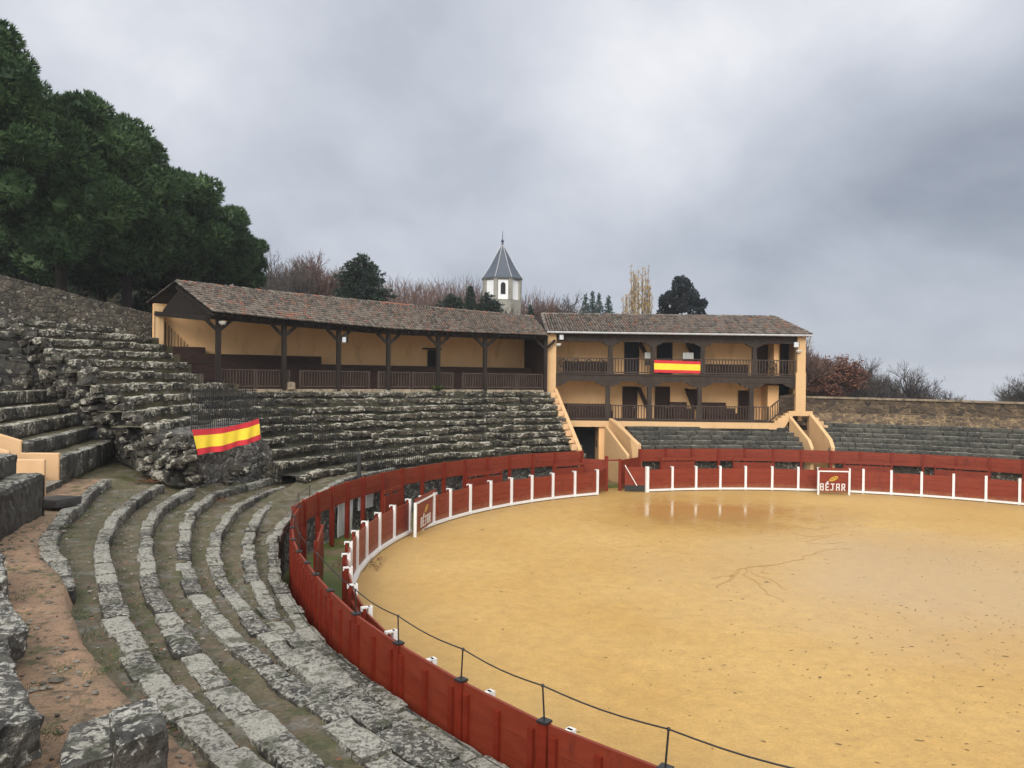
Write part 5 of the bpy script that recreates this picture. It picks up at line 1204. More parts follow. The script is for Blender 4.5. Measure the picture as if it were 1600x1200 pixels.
bpoly([(1075, 537), (1097, 537), (1097, 564), (1086, 564)], 'door', 'stair_opening', YD-.06, .1); bpoly([(1073, 608), (1094, 608), (1094, 638), (1083, 638)], 'brown_door', 'stair_opening', YD-.06, .1)
bpoly([(998, 534), (1003, 534), (1017, 562), (1011, 562)], 'brown_door', 'stair_stringer', YD-.5, .45); bpoly([(996, 605), (1001, 605), (1015, 636), (1009, 636)], 'brown_door', 'stair_stringer', YD-.5, .45)
bpoly([(1073, 536), (1077, 536), (1089, 565), (1085, 565)], 'brown_door', 'stair_stringer', YD-.4, .3); bpoly([(1071, 607), (1075, 607), (1087, 640), (1083, 640)], 'brown_door', 'stair_stringer', YD-.4, .3)
m = MB(); m.box((bx(1209, 56.2), 56.4, 7.4), .35, 1.4, 2.5); m.box((bx(1205, 56.2), 56.4, 4.1), .8, 1.4, 2.6); part('partition', m, M['ochre'], ho)
# boarded benches behind the railings
for x, y, z, sx, sy, sz in ((918, 56.6, 4.15, 3.6, .8, 1.05), (918, 55.9, 4.15, 3.6, .5, .6), (1062, 56.7, 4.15, 1.3, .6, 1.25), (1068, 56.1, 4.15, 1.6, .5, .8), (1116, 56.7, 4.15, 2.0, .6, 1.25),
                            (1124, 56.2, 4.15, 2.4, .5, .85), (1130, 55.8, 4.15, 2.7, .4, .5), (920, 56.8, 7.43, 3.6, .5, .9), (1138, 56.8, 7.43, 3.2, .5, .8)):
    m = MB(); m.box((bx(x, 56), y, z), sx, sy, sz); part('bench', m, M['board'], ho)
# roof
EV = lambda u: Vector((X0-.15+(X1-X0+.35)*u, YF-.62, 10.30)); RG = lambda u: Vector((2.2+(19.75-2.2)*u, 57.9, 11.82)); EB = lambda u: Vector((X0-.15+(X1-X0+.35)*u, 61.2, 10.3))
m = MB(); m.grid([[EV(i/20), RG(i/20)+Vector((0, 0, -.06)), EB(i/20)] for i in range(21)]); m.grid([[EV(i/20)-Vector((0, 0, .1)), RG(i/20)-Vector((0, 0, .18)), EB(i/20)-Vector((0, 0, .1))] for i in range(21)][::-1]); m.add([EV(1), EB(1), RG(1)], ((0, 1, 2),)); m.add([EV(0), EB(0), RG(0)], ((0, 2, 1),)); part('roof_bed', m, M['tile_bed'], ho)
m = MB(); tiles(m, lambda u: EV(u)+Vector((0, -.02, .02)), RG, 96, 10, 13, .074); part('roof_tiles', m, M['tile'], ho)
m = MB(); tiles(m, EB, RG, 96, 9, 14, .074); part('roof_tiles', m, M['tile'], ho)
m = MB(); tiles(m, lambda u: EV(1).lerp(EB(1), u), lambda u: RG(1)+(EB(1)-EV(1))*0.004*u, 30, 5, 15, .11); part('roof_tiles', m, M['tile'], ho)
m = MB(); ridge_row(m, lambda u: RG(u)+Vector((0, 0, .05)), 44, 16); ridge_row(m, lambda u: EV(1).lerp(RG(1), u)+Vector((0, 0, .05)), 10, 17, .12); ridge_row(m, lambda u: EV(0).lerp(RG(0), u)+Vector((0, 0, .05)), 10, 18, .12); part('ridge_tiles', m, M['tile'], ho)
m = MB(); m.tube([EV(0)+Vector((0, -.12, -.03)), EV(1)+Vector((0, -.12, -.05))], .075, 8); m.tube([EV(1)+Vector((-.1, -.12, -.05)), Vector((20.95, 54.2, 9.7)), Vector((21.0, 54.3, 9.3))], .05, 6); part('gutter', m, M['steel'], ho)
m = MB()
for i in range(45): u = (i+.5)/45; m.beam(EV(u)+Vector((0, .05, -.12)), RG(u)+Vector((0, 0, -.28)), .09, .12)
part('rafter', m, M['wood'], ho)
floodlight('floodlight on a white arm at the left end of the upper balcony', Vector((bx(876, 54), 54.0, 9.75)), .3, .36); floodlight('floodlight at the right end of the upper balcony by the cream pilaster', Vector((bx(1246, 54)-.1, 54.0, 9.42)), -.4, .38)
loudspeaker('round pale loudspeaker on the dark panel at the left end of the upper balcony', Vector((bx(872, 54.1), 54.1, 9.3))); loudspeaker('round pale loudspeaker on the right cream pilaster of the house', Vector((bx(1247, 54.2), 54.15, 9.05)))
fl = [Vector((bx(x, 54.25, y), 54.25, bz(x, y, 54.25))) for x, y in ((1022, 562.5), (1094.5, 565), (1022, 582), (1094, 583.5))]
flag('taut red and yellow flag tied flat over the middle of the upper balcony railing', fl[0], fl[1], fl[2], fl[3], 0.0, 0.012, Vector((0, -1, 0)))
def ac_unit(label, x, y, w_, h_):
    root = thing('air_conditioner', Vector((bx(x, 55.6), 55.6, bz(x, y, 55.6))), label, 'air conditioner'); p = root.location.copy(); m = MB(); m.box(p, w_, .4, h_); part('case', m, M['plastic'], root)
    m = MB(); m.lathe(Vector((p.x-w_*.15, p.y-.21, p.z+h_*.5)), [(0, 0), (.01, 0)], 6)
    for i in range(6): m.box((p.x, p.y-.21, p.z+h_*(.1+.15*i)), w_*.8, .02, .03)
    part('grille', m, M['steel'], root)
    m = MB(); m.box(p-Vector((0, 0, .5)), w_*.7, .3, .5); part('stand', m, M['grey_wood'], root)
ac_unit('pale slatted unit behind the right end of the balcony flag', 1074, 562, .75, .5); ac_unit('pale slatted unit by the second upper balcony post', 1012, 560, .5, .42)
# round-backed chairs behind the upper railing
def chair(p, label):
    root = thing('round_chair', p, label, 'chair', 'dark round-backed chairs on the upper balcony'); m = MB(); c = Vector(p)
    m.tube([c+Vector((.27*math.cos(t), .22, .72+.27*math.sin(t))) for t in [2*PI*i/14 for i in range(15)]], .035, 6); m.tube([c+Vector((.13*math.cos(t), .22, .72+.13*math.sin(t))) for t in [2*PI*i/10 for i in range(11)]], .025, 5)
    for i in range(6): t = PI*i/3; m.tube([c+Vector((.13*math.cos(t), .22, .72+.13*math.sin(t))), c+Vector((.27*math.cos(t), .22, .72+.27*math.sin(t)))], .015, 4)
    part('backrest', m, M['iron'], root); m = MB(); m.lathe(c+Vector((0, 0, .42)), [(0, 0), (.24, 0), (.26, .03), (.24, .05), (0, .05)], 14); part('seat', m, M['iron'], root)
    for i in range(4): m = MB(); a = PI/4+i*PI/2; m.tube([c+Vector((.22*math.cos(a), .22*math.sin(a), 0)), c+Vector((.18*math.cos(a), .18*math.sin(a), .43))], .02, 5); part('leg', m, M['iron'], root)
    return root
CH = [(880, 'leftmost'), (900, 'second from the left'), (920, 'third from the left'), (940, 'fourth from the left'), (1190, 'fifth from the left'), (1208, 'sixth from the left'), (1228, 'rightmost')]
c0 = chair(Vector((bx(880, 55.2), 55.2, 7.43)), 'leftmost dark round-backed chair behind the upper railing')
for x, nm in CH[1:]: copy_thing(c0, Vector((bx(x, 55.2), 55.2, 7.43)), 0, None, nm+' of the dark round-backed chairs behind the upper railing')
# cream ramps and passage walls
def ramp_wall(label, pts, th_, side, base):
    m = MB(); side = Vector(side).normalized()*th_; poly = [Vector(p) for p in pts]; lo = [Vector((p.x, p.y, base)) for p in poly[::-1]]
    m.prism(poly+lo, side); o = solo('ramp_wall', m, M['cream'], label, 'wall'); bv = o.modifiers.new('soft_edges', 'BEVEL'); bv.width = .04; bv.segments = 3; return o
pa, pb_, pc = Vector((2.95, 54.2, 6.35)), Vector((3.55, 51.8, 4.55)), at_r(904, 702, 24.0)
ramp_wall('sloping cream wall ending the steep dark stand beside the gate passage', [pa, pa.lerp(pc, .5), pc], .26, (1, .3, 0), 0)
m = MB()
for k in range(9):
    q = pa.lerp(pc, (k+.6)/9.4); m.box(q+Vector((-.12, 0, -.42)), .35, .5, .36, -1.3)
o = link_mesh('step_edge', m, M['parapet'], Vector((0, 0, 0)), None, False); pz = bpy.data.objects['ramp_wall']; o.parent = pz; o.location = -pz.location
qa, qb, qc, qd = at_d(951, 653.5, 54.2), at_d(961, 659, 53.4), at_d(984, 684, 51.2), at_r(996, 694, 24.1)
ramp_wall('curved cream wall on the right side of the gate passage', [qa, qb, qc, qd], .30, (.9, .3, 0), 0)
qa2, qd2 = at_d(949, 664, 54.0), at_r(983, 711, 23.9)
ramp_wall('lower inner cream wall inside the gate passage', [qa2+Vector((-.2, 0, 0)), qd2+Vector((-.15, 0, 0))], .22, (.9, .3, 0), 0)
r1, r2, r3 = at_d(1233, 651, 54.1), at_r(1262, 687, 24.3), at_r(1267, 700, 23.9)
ramp_wall('left cream wall of the sloping ramp at the right end of the house', [r1, r1.lerp(r2, .7)+Vector((0, 0, -.02)), r2, r3], .22, (1, 0, 0), 0)
t1_, t2_, t3_ = at_d(1264, 646, 54.1), at_r(1295, 686, 24.3), at_r(1299, 699, 23.9)
ramp_wall('right cream wall of the sloping ramp at the right end of the house', [t1_, t1_.lerp(t2_, .75), t2_, t3_], .26, (1, 0, 0), 0)
m = MB(); m.box((20.6, 56.2, 0), 2.6, .2, 4.6); part('passage_end', m, M['ochre'], ho)
g = MB(); g.grid([[pol(r, t, 0.02) for r in (23.5, 25, 27, 29.5)] for t in (120, 116, 112, 108, 106)]); struct('passage_floor', g, M['passage'], True)
g = MB(); g.grid([[pol(r, t, 0.02) for r in (23.5, 25, 27, 29.5)] for t in (83, 81, 79, 77)]); struct('passage_floor', g, M['passage'], True)
pg = thing('passage_portal', Vector((5.3, 56, 0)), 'dark gate passage under the left end of the house with a rough stone side', 'passage')
m = MB(); m.box((5.0, 56.95, 0), 3.4, .2, 3.6); part('dark_end', m, M['void'], pg)  # near-black panel painting the darkness inside the passage
m = MB(); rows = []
for i in range(16):
    row = []
    for j in range(10): q = Vector((3.9+.35*i/15, 53.2+4.2*i/15, 4.0*j/9)); q += noise.noise_vector(q*1.6)*.12; row.append(q)
    rows.append(row)
m.grid(rows); part('stone_side', m, M['old_stone'], pg)
m = MB(); m.box((6.45, 55.7, 0), .5, 2.6, 3.64); part('side_wall', m, M['ochre'], pg)
m = MB(); m.box((6.17, 55.6, 2.1), .03, .35, .5); part('notice', m, M['brown_door'], pg)
HAZE = 0.0004
# ------------------------------------------------------------------ church tower
tw = thing('church_tower', Vector((at_d(784, 480, 125).x, 125, 12)), 'white eight-sided church tower with a pointed slate roof and finial', 'tower')
TC = Vector((at_d(784, 480, 125).x, 125, 0)); TR = 3.05; A0 = RAD(-108)
def oc(r, i, z): a = A0+i*PI/4; return TC+Vector((r*math.cos(a), r*math.sin(a), z))
m = MB()
for i in range(8): m.quad(oc(TR*.985, i, 19.6), oc(TR*.985, i+1, 19.6), oc(TR*.985, i+1, 22.9), oc(TR*.985, i, 22.9))
part('wall', m, M['tower_white'], tw)
m = MB()
for i in range(8): m.quad(oc(TR*1.06, i, 8), oc(TR*1.06, i+1, 8), oc(TR*1.06, i+1, 19.6), oc(TR*1.06, i, 19.6)); m.quad(oc(TR*1.06, i, 19.6), oc(TR*1.06, i+1, 19.6), oc(TR*.9, i+1, 19.65), oc(TR*.9, i, 19.65))
part('base', m, M['tower_stone'], tw)
for i in range(8):
    m = MB(); c = oc(TR*.985, i, 19.6); m.box(c, .5, .62, 3.3, A0+i*PI/4); part('corner_pier', m, M['tower_stone'], tw)
m = MB()
for (r0, z0, r1, z1) in ((1.03, 22.75, 1.12, 22.95), (1.12, 22.95, 1.12, 23.15)):
    for i in range(8): m.quad(oc(TR*r0, i, z0), oc(TR*r0, i+1, z0), oc(TR*r1, i+1, z1), oc(TR*r1, i, z1))
part('cornice', m, M['tower_stone'], tw)
m = MB(); prof = [(1.16, 23.05), (1.02, 23.6), (.72, 25.0), (.36, 27.0), (.06, 28.6)]
for (r0, z0), (r1, z1) in zip(prof, prof[1:]):
    for i in range(8): m.quad(oc(TR*r0, i, z0), oc(TR*r0, i+1, z0), oc(TR*r1, i+1, z1), oc(TR*r1, i, z1))
sp = part('spire', m, M['slate'], tw)
m = MB()
for i in range(8): m.tube([oc(TR*r*1.005, i, z+.02) for r, z in prof], .06, 5)
part('hip_rib', m, M['steel'], sp)
m = MB(); m.lathe(TC+Vector((0, 0, 28.4)), [(.3, 0), (.2, .3), (.12, .6), (.24, .8), (.26, .95), (.1, 1.15), (.06, 1.3), (.03, 2.6)], 8); part('finial', m, M['slate'], tw)
for i in (0, 2, 4, 6):
    a = A0+(i+.5)*PI/4; ca = Vector((math.cos(a), math.sin(a), 0)); sa = Vector((-math.sin(a), math.cos(a), 0)); c = TC+ca*(TR*.985*math.cos(PI/8)+.02)
    pl = [c+sa*x+Vector((0, 0, z)) for x, z in [(-.38, 20.4), (.38, 20.4), (.38, 21.9)]+[(.38*math.cos(t), 21.9+.38*math.sin(t)) for t in (.5, 1.05, 1.57, 2.1, 2.65)]+[(-.38, 21.9)]]
    m = MB(); m.prism(pl, ca*.04); part('window', m, M['void'], tw)
# ------------------------------------------------------------------ trees
def trunk_pts(p, top, bend): 
    return [Vector(p).lerp(Vector(top), i/5)+Vector((bend*math.sin(i*.9), bend*.6*math.sin(i*1.3+1), 0)) for i in range(6)]
def tuft(mb, p, d, L, wd, n, spread):
    for i in range(n):
        q = Vector((rnd(-1, 1), rnd(-1, 1), rnd(-1, 1)))*spread+d; q.normalize(); s = q.cross(Vector((rnd(-1, 1), rnd(-1, 1), rnd(-1, 1))))
        if s.length < 1e-3: continue
        s = s.normalized()*wd; l = L*rnd(.7, 1.2); o = len(mb.v); b = p+q*(l*.45)
        mb.v += [tuple(p), tuple(b+s), tuple(p+q*l), tuple(b-s)]; mb.f.append((o, o+1, o+2, o+3))
def pine(label, px, py, rx, ry, d, nb, seed, flat=0.75):
    random.seed(seed); c = at_d(px, py, d); R = rx*d/FPX; H = ry*d/FPX; gz = terr_z(c.x, c.y)-0.3
    root = thing('pine_tree', Vector((c.x, c.y, gz)), label, 'tree', 'pines behind the back wall'); wd_ = MB(); fo = MB()
    top_ = Vector((c.x, c.y, c.z+H*.55)); wd_.tube(trunk_pts((c.x, c.y, gz), top_, .25), [.42, .38, .33, .26, .18, .08], 9)
    for k in range(nb):
        while True:
            u = Vector((rnd(-1, 1), rnd(-1, 1), rnd(-1, 1)))
            if .35 < u.length < 1.0: break
        if u.z < -0.2: u.x *= 1.1; u.y *= 1.1
        u = u.normalized()*rnd(.5, .86); b = c+Vector((u.x*R, u.y*R, u.z*H)); s_ = min(R, H)*rnd(.26, .42)
        st_ = Vector((c.x, c.y, b.z-rnd(.6, 2.5))); st_.z = max(st_.z, gz+2.5); wd_.tube([st_, st_.lerp(b, .5)+Vector((0, 0, .3)), b], [.12, .09, .04], 5)
        fo.ball(b, s_*.72, s_*.72, s_*.66*flat/.75, 8, 6, .5, seed+k)
        n = int(150*s_*s_*0.75)+80
        for i in range(n):
            v = Vector((random.gauss(0, 1), random.gauss(0, 1), random.gauss(0, 1))).normalized(); lum = 1+.25*noise.noise(v*2.2+Vector((k, seed, 0)))
            p = b+Vector((v.x*s_, v.y*s_, v.z*s_*flat))*(lum*rnd(.70, 1.0)); dd = (v+Vector((0, 0, .55))).normalized()
            tuft(fo, p, dd, .40, .038, 8, .6)
    part('trunk', wd_, M['pine_bark'], root); part('crown', fo, M['pine'], root)
PT = [('dark pine behind the first two, filling the gap above the wall', 40, 385, 75, 62, 58, 30, 11), ('low dark pine behind the middle of the row, its crown reaching down to the wall', 160, 410, 70, 50, 64, 26, 12), ('low dark pine behind the gallery corner, reaching down to the roof', 262, 420, 76, 44, 70, 32, 13), ('low dark pine closing the row above the gallery ridge', 345, 428, 56, 34, 77, 24, 14), ('huge dark pine at the top left corner, tallest of the row', -25, 190, 88, 160, 43, 46, 1), ('broad dark pine second in the row, crown bulging over the wall', 92, 285, 112, 165, 50, 60, 2),
      ('dark pine in the middle of the descending row', 195, 318, 98, 120, 56, 46, 3), ('rounded dark pine directly above the gallery roof corner', 272, 352, 80, 92, 61, 38, 4),
      ('smaller dark pine second from the low end of the row', 335, 378, 62, 68, 67, 30, 5), ('lowest pine at the right end of the row, beside bare trees', 378, 405, 42, 52, 73, 24, 6)]
for a in PT: pine(*a)
random.seed(88); fo = MB()                                # dense scrub under the pines
for i in range(75):
    d = rnd(56, 80); x = rnd(-60, 330); c = at_d(x, 470, d); gz = terr_z(c.x, c.y); b = Vector((c.x, c.y, gz+rnd(.6, 4.5))); s_ = rnd(1.0, 1.7); fo.ball(b, s_*.6, s_*.6, s_*.55, 8, 6, .5, i)
    for k in range(170):
        v = Vector((random.gauss(0, 1), random.gauss(0, 1), random.gauss(0, 1))).normalized(); tuft(fo, b+v*s_*rnd(.7, 1), (v+Vector((0, 0, .4))).normalized(), .4, .045, 6, .6)
stuff('undergrowth', fo, M['scrub'], 'dark dense undergrowth beneath the pines behind the wall', 'undergrowth')
def conifer(nm, label, px, ytop, ybase, wpx, d, mat, seed, tiers=16, droop=.15, L=.32, dens=1.0, group=None, power=.8, tw=.05):
    random.seed(seed); t = at_d(px, ytop, d); gz = terr_z(t.x, t.y)-.2; zb = at_d(px, ybase, d).z; zb = max(zb, gz+.3); H = t.z-zb; R = wpx*d/FPX/2*1.25
    root = thing(nm, Vector((t.x, t.y, gz)), label, 'tree', group); wd_ = MB(); fo = MB(); wd_.tube([(t.x, t.y, gz), (t.x, t.y, zb+H*.5), (t.x, t.y, t.z)], [.05*R+.12, .03*R+.08, .02], 7)
    for k in range(tiers):
        u = (k+.3)/tiers; z = t.z-H*u; r = R*(u**power)*rnd(.8, 1.12); nb_ = max(4, int((5+9*u)*dens))
        for i in range(nb_):
            a = rnd(0, 6.283); l = r*rnd(.55, 1.1); e = Vector((t.x+math.cos(a)*l, t.y+math.sin(a)*l, z-droop*l+rnd(-.2, .2)*H/tiers)); s = Vector((t.x, t.y, z)); wd_.tube([s, e], [.03, .012], 3, False)
            for j in range(max(2, int(l/.20))):
                w_ = (j+.7)/max(2, int(l/.20)); p = s.lerp(e, w_)+Vector((rnd(-.15, .15), rnd(-.15, .15), rnd(-.08, .1))); dd = (e-s).normalized()*.7+Vector((0, 0, .15)); tuft(fo, p, dd.normalized(), L, tw, 5, .8)
    part('trunk', wd_, M['bark'], root); part('crown', fo, M[mat], root)
conifer('cedar_tree', 'wide dark green cedar rising behind the gallery roof among bare trees', 566, 400, 505, 92, 88, 'cedar', 41, 18, -.10, .5, 2.2, power=.5, tw=.08)
conifer('cedar_tree', 'low spreading blue-green cedar left of the church tower', 706, 461, 492, 62, 100, 'cedar', 42, 9, .0, .4, 1.4, power=.6, tw=.07)
conifer('cypress_tree', 'narrow dark cypress between the two low cedars', 735, 450, 492, 17, 98, 'cedar', 43, 16, -.4, .35, 1.2, power=.4, tw=.06)
conifer('cedar_tree', 'low green cedar right in front of the church tower base', 763, 459, 492, 50, 99, 'cedar', 44, 10, .0, .4, 1.4, power=.6, tw=.07)
for x, y, w_, lab in ((915, 462, 14, 'leftmost slender blue fir on the skyline'), (926, 456, 17, 'tallest slender blue fir, second from the left on the skyline'), (936, 460, 14, 'third slender blue fir on the skyline'), (951, 462, 14, 'slender blue fir standing apart right of the other three')):
    conifer('fir_tree', lab, x, y, 493, w_, 130, 'blue_fir', int(x), 10, .12, .35, 1.0, 'small blue firs behind the house', .85, .08)
conifer('fir_tree', 'tiny narrow conifer right of the church tower', 829, 478, 494, 8, 118, 'cedar', 47, 8, -.3, .3, 1.0, None, .5, .06)
def clump_conifer(label, px, ytop, ybase, wpx, d, seed):
    random.seed(seed); c = at_d(px, ytop, d); gz = terr_z(c.x, c.y)-.2; zb = at_d(px, ybase, d).z; H = c.z-zb; R = wpx*d/FPX/2
    root = thing('conifer_tree', Vector((c.x, c.y, gz)), label, 'tree'); wd_ = MB(); fo = MB(); wd_.tube([(c.x, c.y, gz), (c.x, c.y, c.z-.5)], [.3, .05], 7)
    for k in range(46):
        u = rnd(.0, 1.0); r = R*interp([(0, .12), (.15, .34), (.3, .55), (.6, .85), (1, 1.0)], u)*math.sqrt(rnd(.2, 1.25)); a = rnd(0, 6.283); b = Vector((c.x+r*math.cos(a), c.y+r*math.sin(a), c.z-H*(.06+.9*u))); s_ = rnd(.45, .8); wd_.tube([Vector((c.x, c.y, b.z-1)), b], [.07, .03], 4)
        fo.ball(b, s_*.42, s_*.42, s_*.75, 7, 6, .4, k)
        for i in range(110):
            v = Vector((random.gauss(0, 1), random.gauss(0, 1), random.gauss(0, 1))).normalized(); tuft(fo, b+Vector((v.x*s_*.75, v.y*s_*.75, v.z*s_*1.15))*rnd(.7, 1), (v+Vector((0, 0, .9))).normalized(), .34, .05, 5, .5)
    part('trunk', wd_, M['bark'], root); part('crown', fo, M['dark_fir'], root)
clump_conifer('dense dark upright conifer behind the house roof', 1066, 437, 495, 76, 100, 51)
# bare deciduous trees: prototypes about 10 m high, copied with other sizes and turns
def grow(wd_, tw_, p, d, L, r, lev, maxlev, spread, upb, leaf=None, lden=0.0):
    n = 3; pts = [p]; q = p.copy(); dd = d.copy()
    for i in range(n):
        dd = (dd+Vector((rnd(-1, 1), rnd(-1, 1), rnd(-.6, 1)))*.16+Vector((0, 0, upb*.12))).normalized(); q = q+dd*(L/n); pts.append(q.copy())
    if lev <= 2: wd_.tube(pts, [r, r*.86, r*.72, r*.6], 6 if lev < 2 else 4, False)
    else:
        w_ = max(r*.8, .009)
        for a, b in zip(pts, pts[1:]):
            s = (b-a).cross(Vector((rnd(-1, 1), rnd(-1, 1), .3))).normalized()*w_; o = len(tw_.v); s2 = s*(.75 if lev < maxlev else .35); tw_.v += [tuple(a-s), tuple(a+s), tuple(b+s2), tuple(b-s2)]; tw_.f.append((o, o+1, o+2, o+3))
    if leaf is not None and lev >= maxlev-1:
        for k in range(int(lden*3+random.random())):
            c = pts[random.randrange(1, 4)]+Vector((rnd(-.15, .15), rnd(-.15, .15), rnd(-.15, .15))); e = Vector((rnd(-1, 1), rnd(-1, 1), rnd(-1, 1))).normalized()*.09; f = e.cross(Vector((rnd(-1, 1), rnd(-1, 1), 1))).normalized()*.06; leaf.add([c-e, c+f, c+e, c-f], ((0, 1, 2, 3),))
    if lev >= maxlev: return
    for k in range(random.choice((3, 4, 4)) if lev < 4 else random.choice((3, 4))):
        t = rnd(.45, 1.0); i = min(2, int(t*3)); s = pts[i].lerp(pts[i+1], t*3-i); a = rnd(0, 6.283)
        o1 = dd.cross(Vector((.3, .8, .5))).normalized(); o2 = dd.cross(o1); nd = (dd+(o1*math.cos(a)+o2*math.sin(a))*spread*rnd(.6, 1.2)).normalized()
        grow(wd_, tw_, s, nd, L*rnd(.58, .80), r*.58, lev+1, maxlev, spread, upb, leaf, lden)
    grow(wd_, tw_, pts[-1], dd, L*.74, r*.6, lev+1, maxlev, spread, upb, leaf, lden)
def bare_tree(label, loc, s, seed, tmat, spread=.75, upb=.6, maxlev=5, group=None, leaf=None, lden=0.0, trunk_h=2.2):
    random.seed(seed); wd_, tw_, lf_ = MB(), MB(), MB(); p = Vector(loc)
    grow(wd_, tw_, Vector((0, 0, 0)), Vector((rnd(-.1, .1), rnd(-.1, .1), 1)).normalized(), trunk_h, .19, 0, maxlev, spread, upb, lf_ if leaf else None, lden)
    root = thing('bare_tree', (0, 0, 0), label, 'tree', group); part('trunk', wd_, M[tmat], root); part('crown', tw_, M[tmat], root)
    if leaf: part('leaves', lf_, M[leaf], root)
    zt = max(v[2] for v in tw_.v); root['_h'] = zt; root.location = p; root.scale = (s/zt,)*3; return root
def tree_at(x, ytop, d): t = at_d(x, ytop, d); g_ = terr_z(t.x, t.y)-.3; return Vector((t.x, t.y, g_)), max(2.5, t.z-g_)
GL, GR_ = 'bare trees on the slope behind the gallery', 'bare trees beyond the right-hand wall'
protos = {}
def place_tree(key, x, ytop, d, rz, label, group, wx=1.0, **kw):
    p, h = tree_at(x, ytop, d)
    if key not in protos: protos[key] = bare_tree(label, p, h, group=group, **kw); r = protos[key]
    else: r = copy_thing(protos[key], p, rz, None, label, group)
    s = h/protos[key]['_h']; r.scale = (s*wx, s*wx, s); r.rotation_euler = (0, 0, rz); return r
K1 = dict(seed=101, tmat='twig_grey'); K2 = dict(seed=102, tmat='twig_brown', spread=.6, upb=.9); K3 = dict(seed=105, tmat='twig_dark', spread=.8, upb=.55); K4 = dict(seed=104, tmat='twig_brown', spread=.6, upb=.8, leaf='leaf_rust', lden=.75)
place_tree('g', 436, 388, 92, 0, 'tall grey bare tree just right of the last pine', GL, 1.15, **K1); place_tree('g', 410, 405, 98, 1.4, 'grey bare tree half hidden behind the last pine', GL, 1.1)
place_tree('b', 512, 384, 96, 0, 'russet bare tree left of the wide cedar, tallest on this slope', GL, 1.25, **K2); place_tree('b', 470, 402, 100, 2.2, 'lower russet bare tree between the tall grey one and the tall russet one', GL, 1.2); place_tree('b', 545, 405, 104, 4.0, 'russet bare tree just behind the left edge of the wide cedar', GL, 1.2)
place_tree('g', 490, 410, 108, 3.3, 'faint grey bare tree behind the russet ones', GL, 1.2); place_tree('g', 452, 412, 90, 5.0, 'short grey bare tree in front of the tall grey one', GL, 1.2)
place_tree('d', 856, 452, 118, 0, 'dark spreading bare tree just right of the church tower', GL, 1.5, **K3); place_tree('b', 886, 468, 122, 1.0, 'low russet bare tree left of the blue firs', GL, 1.7); place_tree('b', 835, 462, 126, 2.6, 'russet bare tree against the right side of the church tower', GL, 1.3)
place_tree('b', 1272, 518, 78, .7, 'big russet bare tree right behind the end of the house', GR_, 1.3); place_tree('r', 1300, 552, 82, 0, 'bare tree with rusty leaves left, beside the house end', GR_, 1.5, **K4)
place_tree('b', 1318, 566, 92, 3.0, 'russet bare tree behind the rusty-leaved one', GR_, 1.4); place_tree('d', 1374, 548, 88, 1.9, 'dark forked bare tree, left of the pair standing tallest over the wall', GR_, 1.25); place_tree('d', 1414, 560, 86, 4.2, 'dark leaning bare tree, right of the pair standing tallest over the wall', GR_, 1.2)
place_tree('g', 1345, 565, 96, 2.0, 'grey bare tree between the rusty tree and the dark pair', GR_, 1.5); place_tree('b', 1440, 600, 100, 5.1, 'low russet bare tree right of the dark pair', GR_, 1.6); place_tree('d', 1448, 606, 92, .4, 'small dark bare tree low over the wall', GR_, 1.5)
place_tree('d', 1498, 602, 96, 2.9, 'small dark bare tree standing alone over the wall', GR_, 1.4); place_tree('b', 1516, 616, 102, .2, 'tiny pinkish bare tree over the wall', GR_, 1.8)
place_tree('d', 1582, 566, 66, 5.6, 'large dark bare tree at the right edge of the view', GR_, 1.35); place_tree('d', 1620, 575, 62, 1.2, 'dark bare tree cut by the right edge of the view', GR_, 1.2); place_tree('r', 1288, 585, 76, 2.0, 'low bush-like tree with rusty leaves just above the wall', GR_, 1.6)
# poplars with straw-coloured leaves
def poplar(label, x, ytop, d, wpx, seed, ns):
    random.seed(seed); p, h = tree_at(x, ytop, d); R = wpx*d/FPX/2; root = thing('poplar_tree', p, label, 'tree', 'straw-coloured poplars behind the house'); wd_, lf_ = MB(), MB()
    for k in range(ns):
        a = rnd(0, 6.28); e = Vector((R*math.cos(a)*rnd(.2, 1), R*math.sin(a)*rnd(.2, 1), h*rnd(.72, 1.0) if k else h)); mid = Vector((e.x*.8, e.y*.8, e.z*.45)); wd_.tube([p, p+mid, p+e], [.12, .07, .02], 5, False)
        for i in range(150):
            t = rnd(-.3, 1.0); c = (mid.lerp(e, t))+p+Vector((random.gauss(0, .22), random.gauss(0, .22), rnd(-.3, .3)))*(1.15-t*.6); u = Vector((rnd(-.4, .4), rnd(-.4, .4), 1)).normalized()*rnd(.1, .26); s = u.cross(Vector((rnd(-1, 1), rnd(-1, 1), 0.1))).normalized()*.055
            lf_.add([c-u-s, c-u+s, c+u+s*.4, c+u-s*.4], ((0, 1, 2, 3),))
    part('trunk', wd_, M['twig_grey'], root); part('crown', lf_, M['leaf_gold'], root)
poplar('tall straw-coloured poplar left of the dense dark conifer', 1001, 414, 112, 46, 61, 26); poplar('small thin straw-coloured poplar left of the tall one', 976, 462, 112, 16, 62, 5)
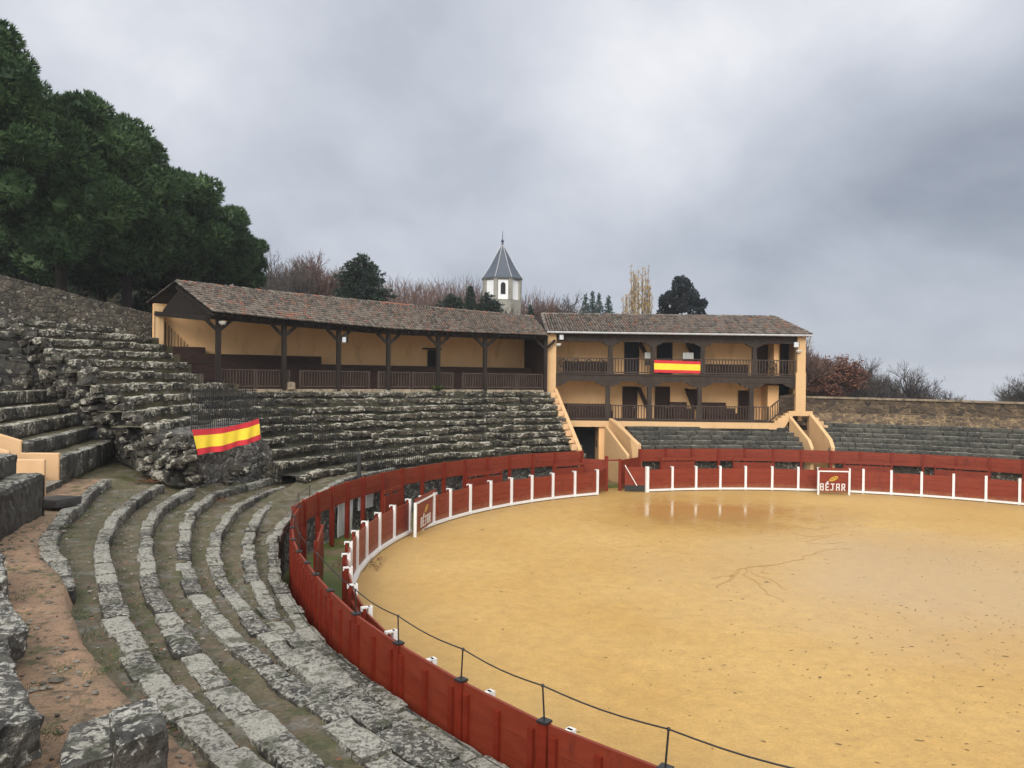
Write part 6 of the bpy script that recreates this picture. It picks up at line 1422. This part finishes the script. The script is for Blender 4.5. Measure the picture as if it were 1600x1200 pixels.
# far-off bare woodland on the hill, one mass
def woodland(nm, spots, mat, label):
    wl = MB()
    for (x, ytop, d, s_) in spots:
        t = at_d(x, ytop, d); gz = terr_z(t.x, t.y); h = max(4.0, t.z-gz); R = h*rnd(.28, .42)*s_
        for k in range(150):
            a = rnd(0, 6.283); q = math.sqrt(random.random()); u = rnd(.12, 1.0); rr_ = R*q*interp([(0, .25), (.4, 1), (.75, .9), (1, .25)], u)
            b = Vector((t.x+rr_*math.cos(a), t.y+rr_*math.sin(a), gz+h*u*rnd(.9, 1.02))); dn = Vector((math.cos(a)*rnd(.1, .8), math.sin(a)*rnd(.1, .8), 1)).normalized(); l = h*rnd(.06, .15); s = dn.cross(Vector((rnd(-1, 1), rnd(-1, 1), .2))).normalized()*.05; o = len(wl.v)
            wl.v += [tuple(b-dn*l-s), tuple(b-dn*l+s), tuple(b+dn*l*.6+s*.5), tuple(b+dn*l*.6-s*.5)]; wl.f.append((o, o+1, o+2, o+3))
        wl.tube([(t.x, t.y, gz-.3), (t.x+rnd(-.4, .4), t.y, gz+h*.75)], [.16, .05], 4, False)
    stuff(nm, wl, M[mat], label, 'woodland')
random.seed(303)
top_line = [(380, 440), (420, 425), (480, 418), (540, 418), (600, 436), (640, 432), (690, 430), (740, 434), (775, 446), (815, 452), (850, 456), (880, 464), (905, 478), (940, 488), (1000, 492), (1100, 496)]
woodland('bare_woodland', [(rnd(585, 930), 0, rnd(125, 190), 1) for i in range(0)]+[(x, interp(top_line, x)+rnd(-3, 12)+k*11, 185-k*22+rnd(-8, 8), 1.0) for k in range(4) for x in [400+j*9+rnd(-5, 5) for j in range(60)]], 'twig_brown', 'distant russet bare woodland covering the hill behind the gallery roof')
rl = [(1240, 560), (1300, 560), (1340, 575), (1390, 590), (1430, 606), (1470, 622), (1540, 632), (1620, 628)]
woodland('bare_woodland', [(x, interp(rl, x)+rnd(-3, 10)+k*10, 140-k*22+rnd(-6, 6), 1.1) for k in range(3) for x in [1245+j*8+rnd(-4, 4) for j in range(46)]], 'twig_dark', 'distant dark bare woodland low behind the right-hand wall')
for o in bpy.data.objects:
    if '_h' in o: del o['_h']
# ------------------------------------------------------------------ damp air
hz = MB(); hz.box((0, 300, -80), 2600, 2600, 80+34); ho_ = struct('haze', hz, None, kind='stuff')
hm = bpy.data.materials.new('damp_air'); hm.use_nodes = True; t = hm.node_tree; t.nodes.clear(); out = N(t, 'ShaderNodeOutputMaterial'); pv = N(t, 'ShaderNodeVolumePrincipled')
pv.inputs['Density'].default_value = HAZE; pv.inputs['Color'].default_value = (0.86, 0.88, 0.92, 1); pv.inputs['Anisotropy'].default_value = 0.2; link(t, pv.outputs[0], out.inputs['Volume']); ho_.data.materials.append(hm)
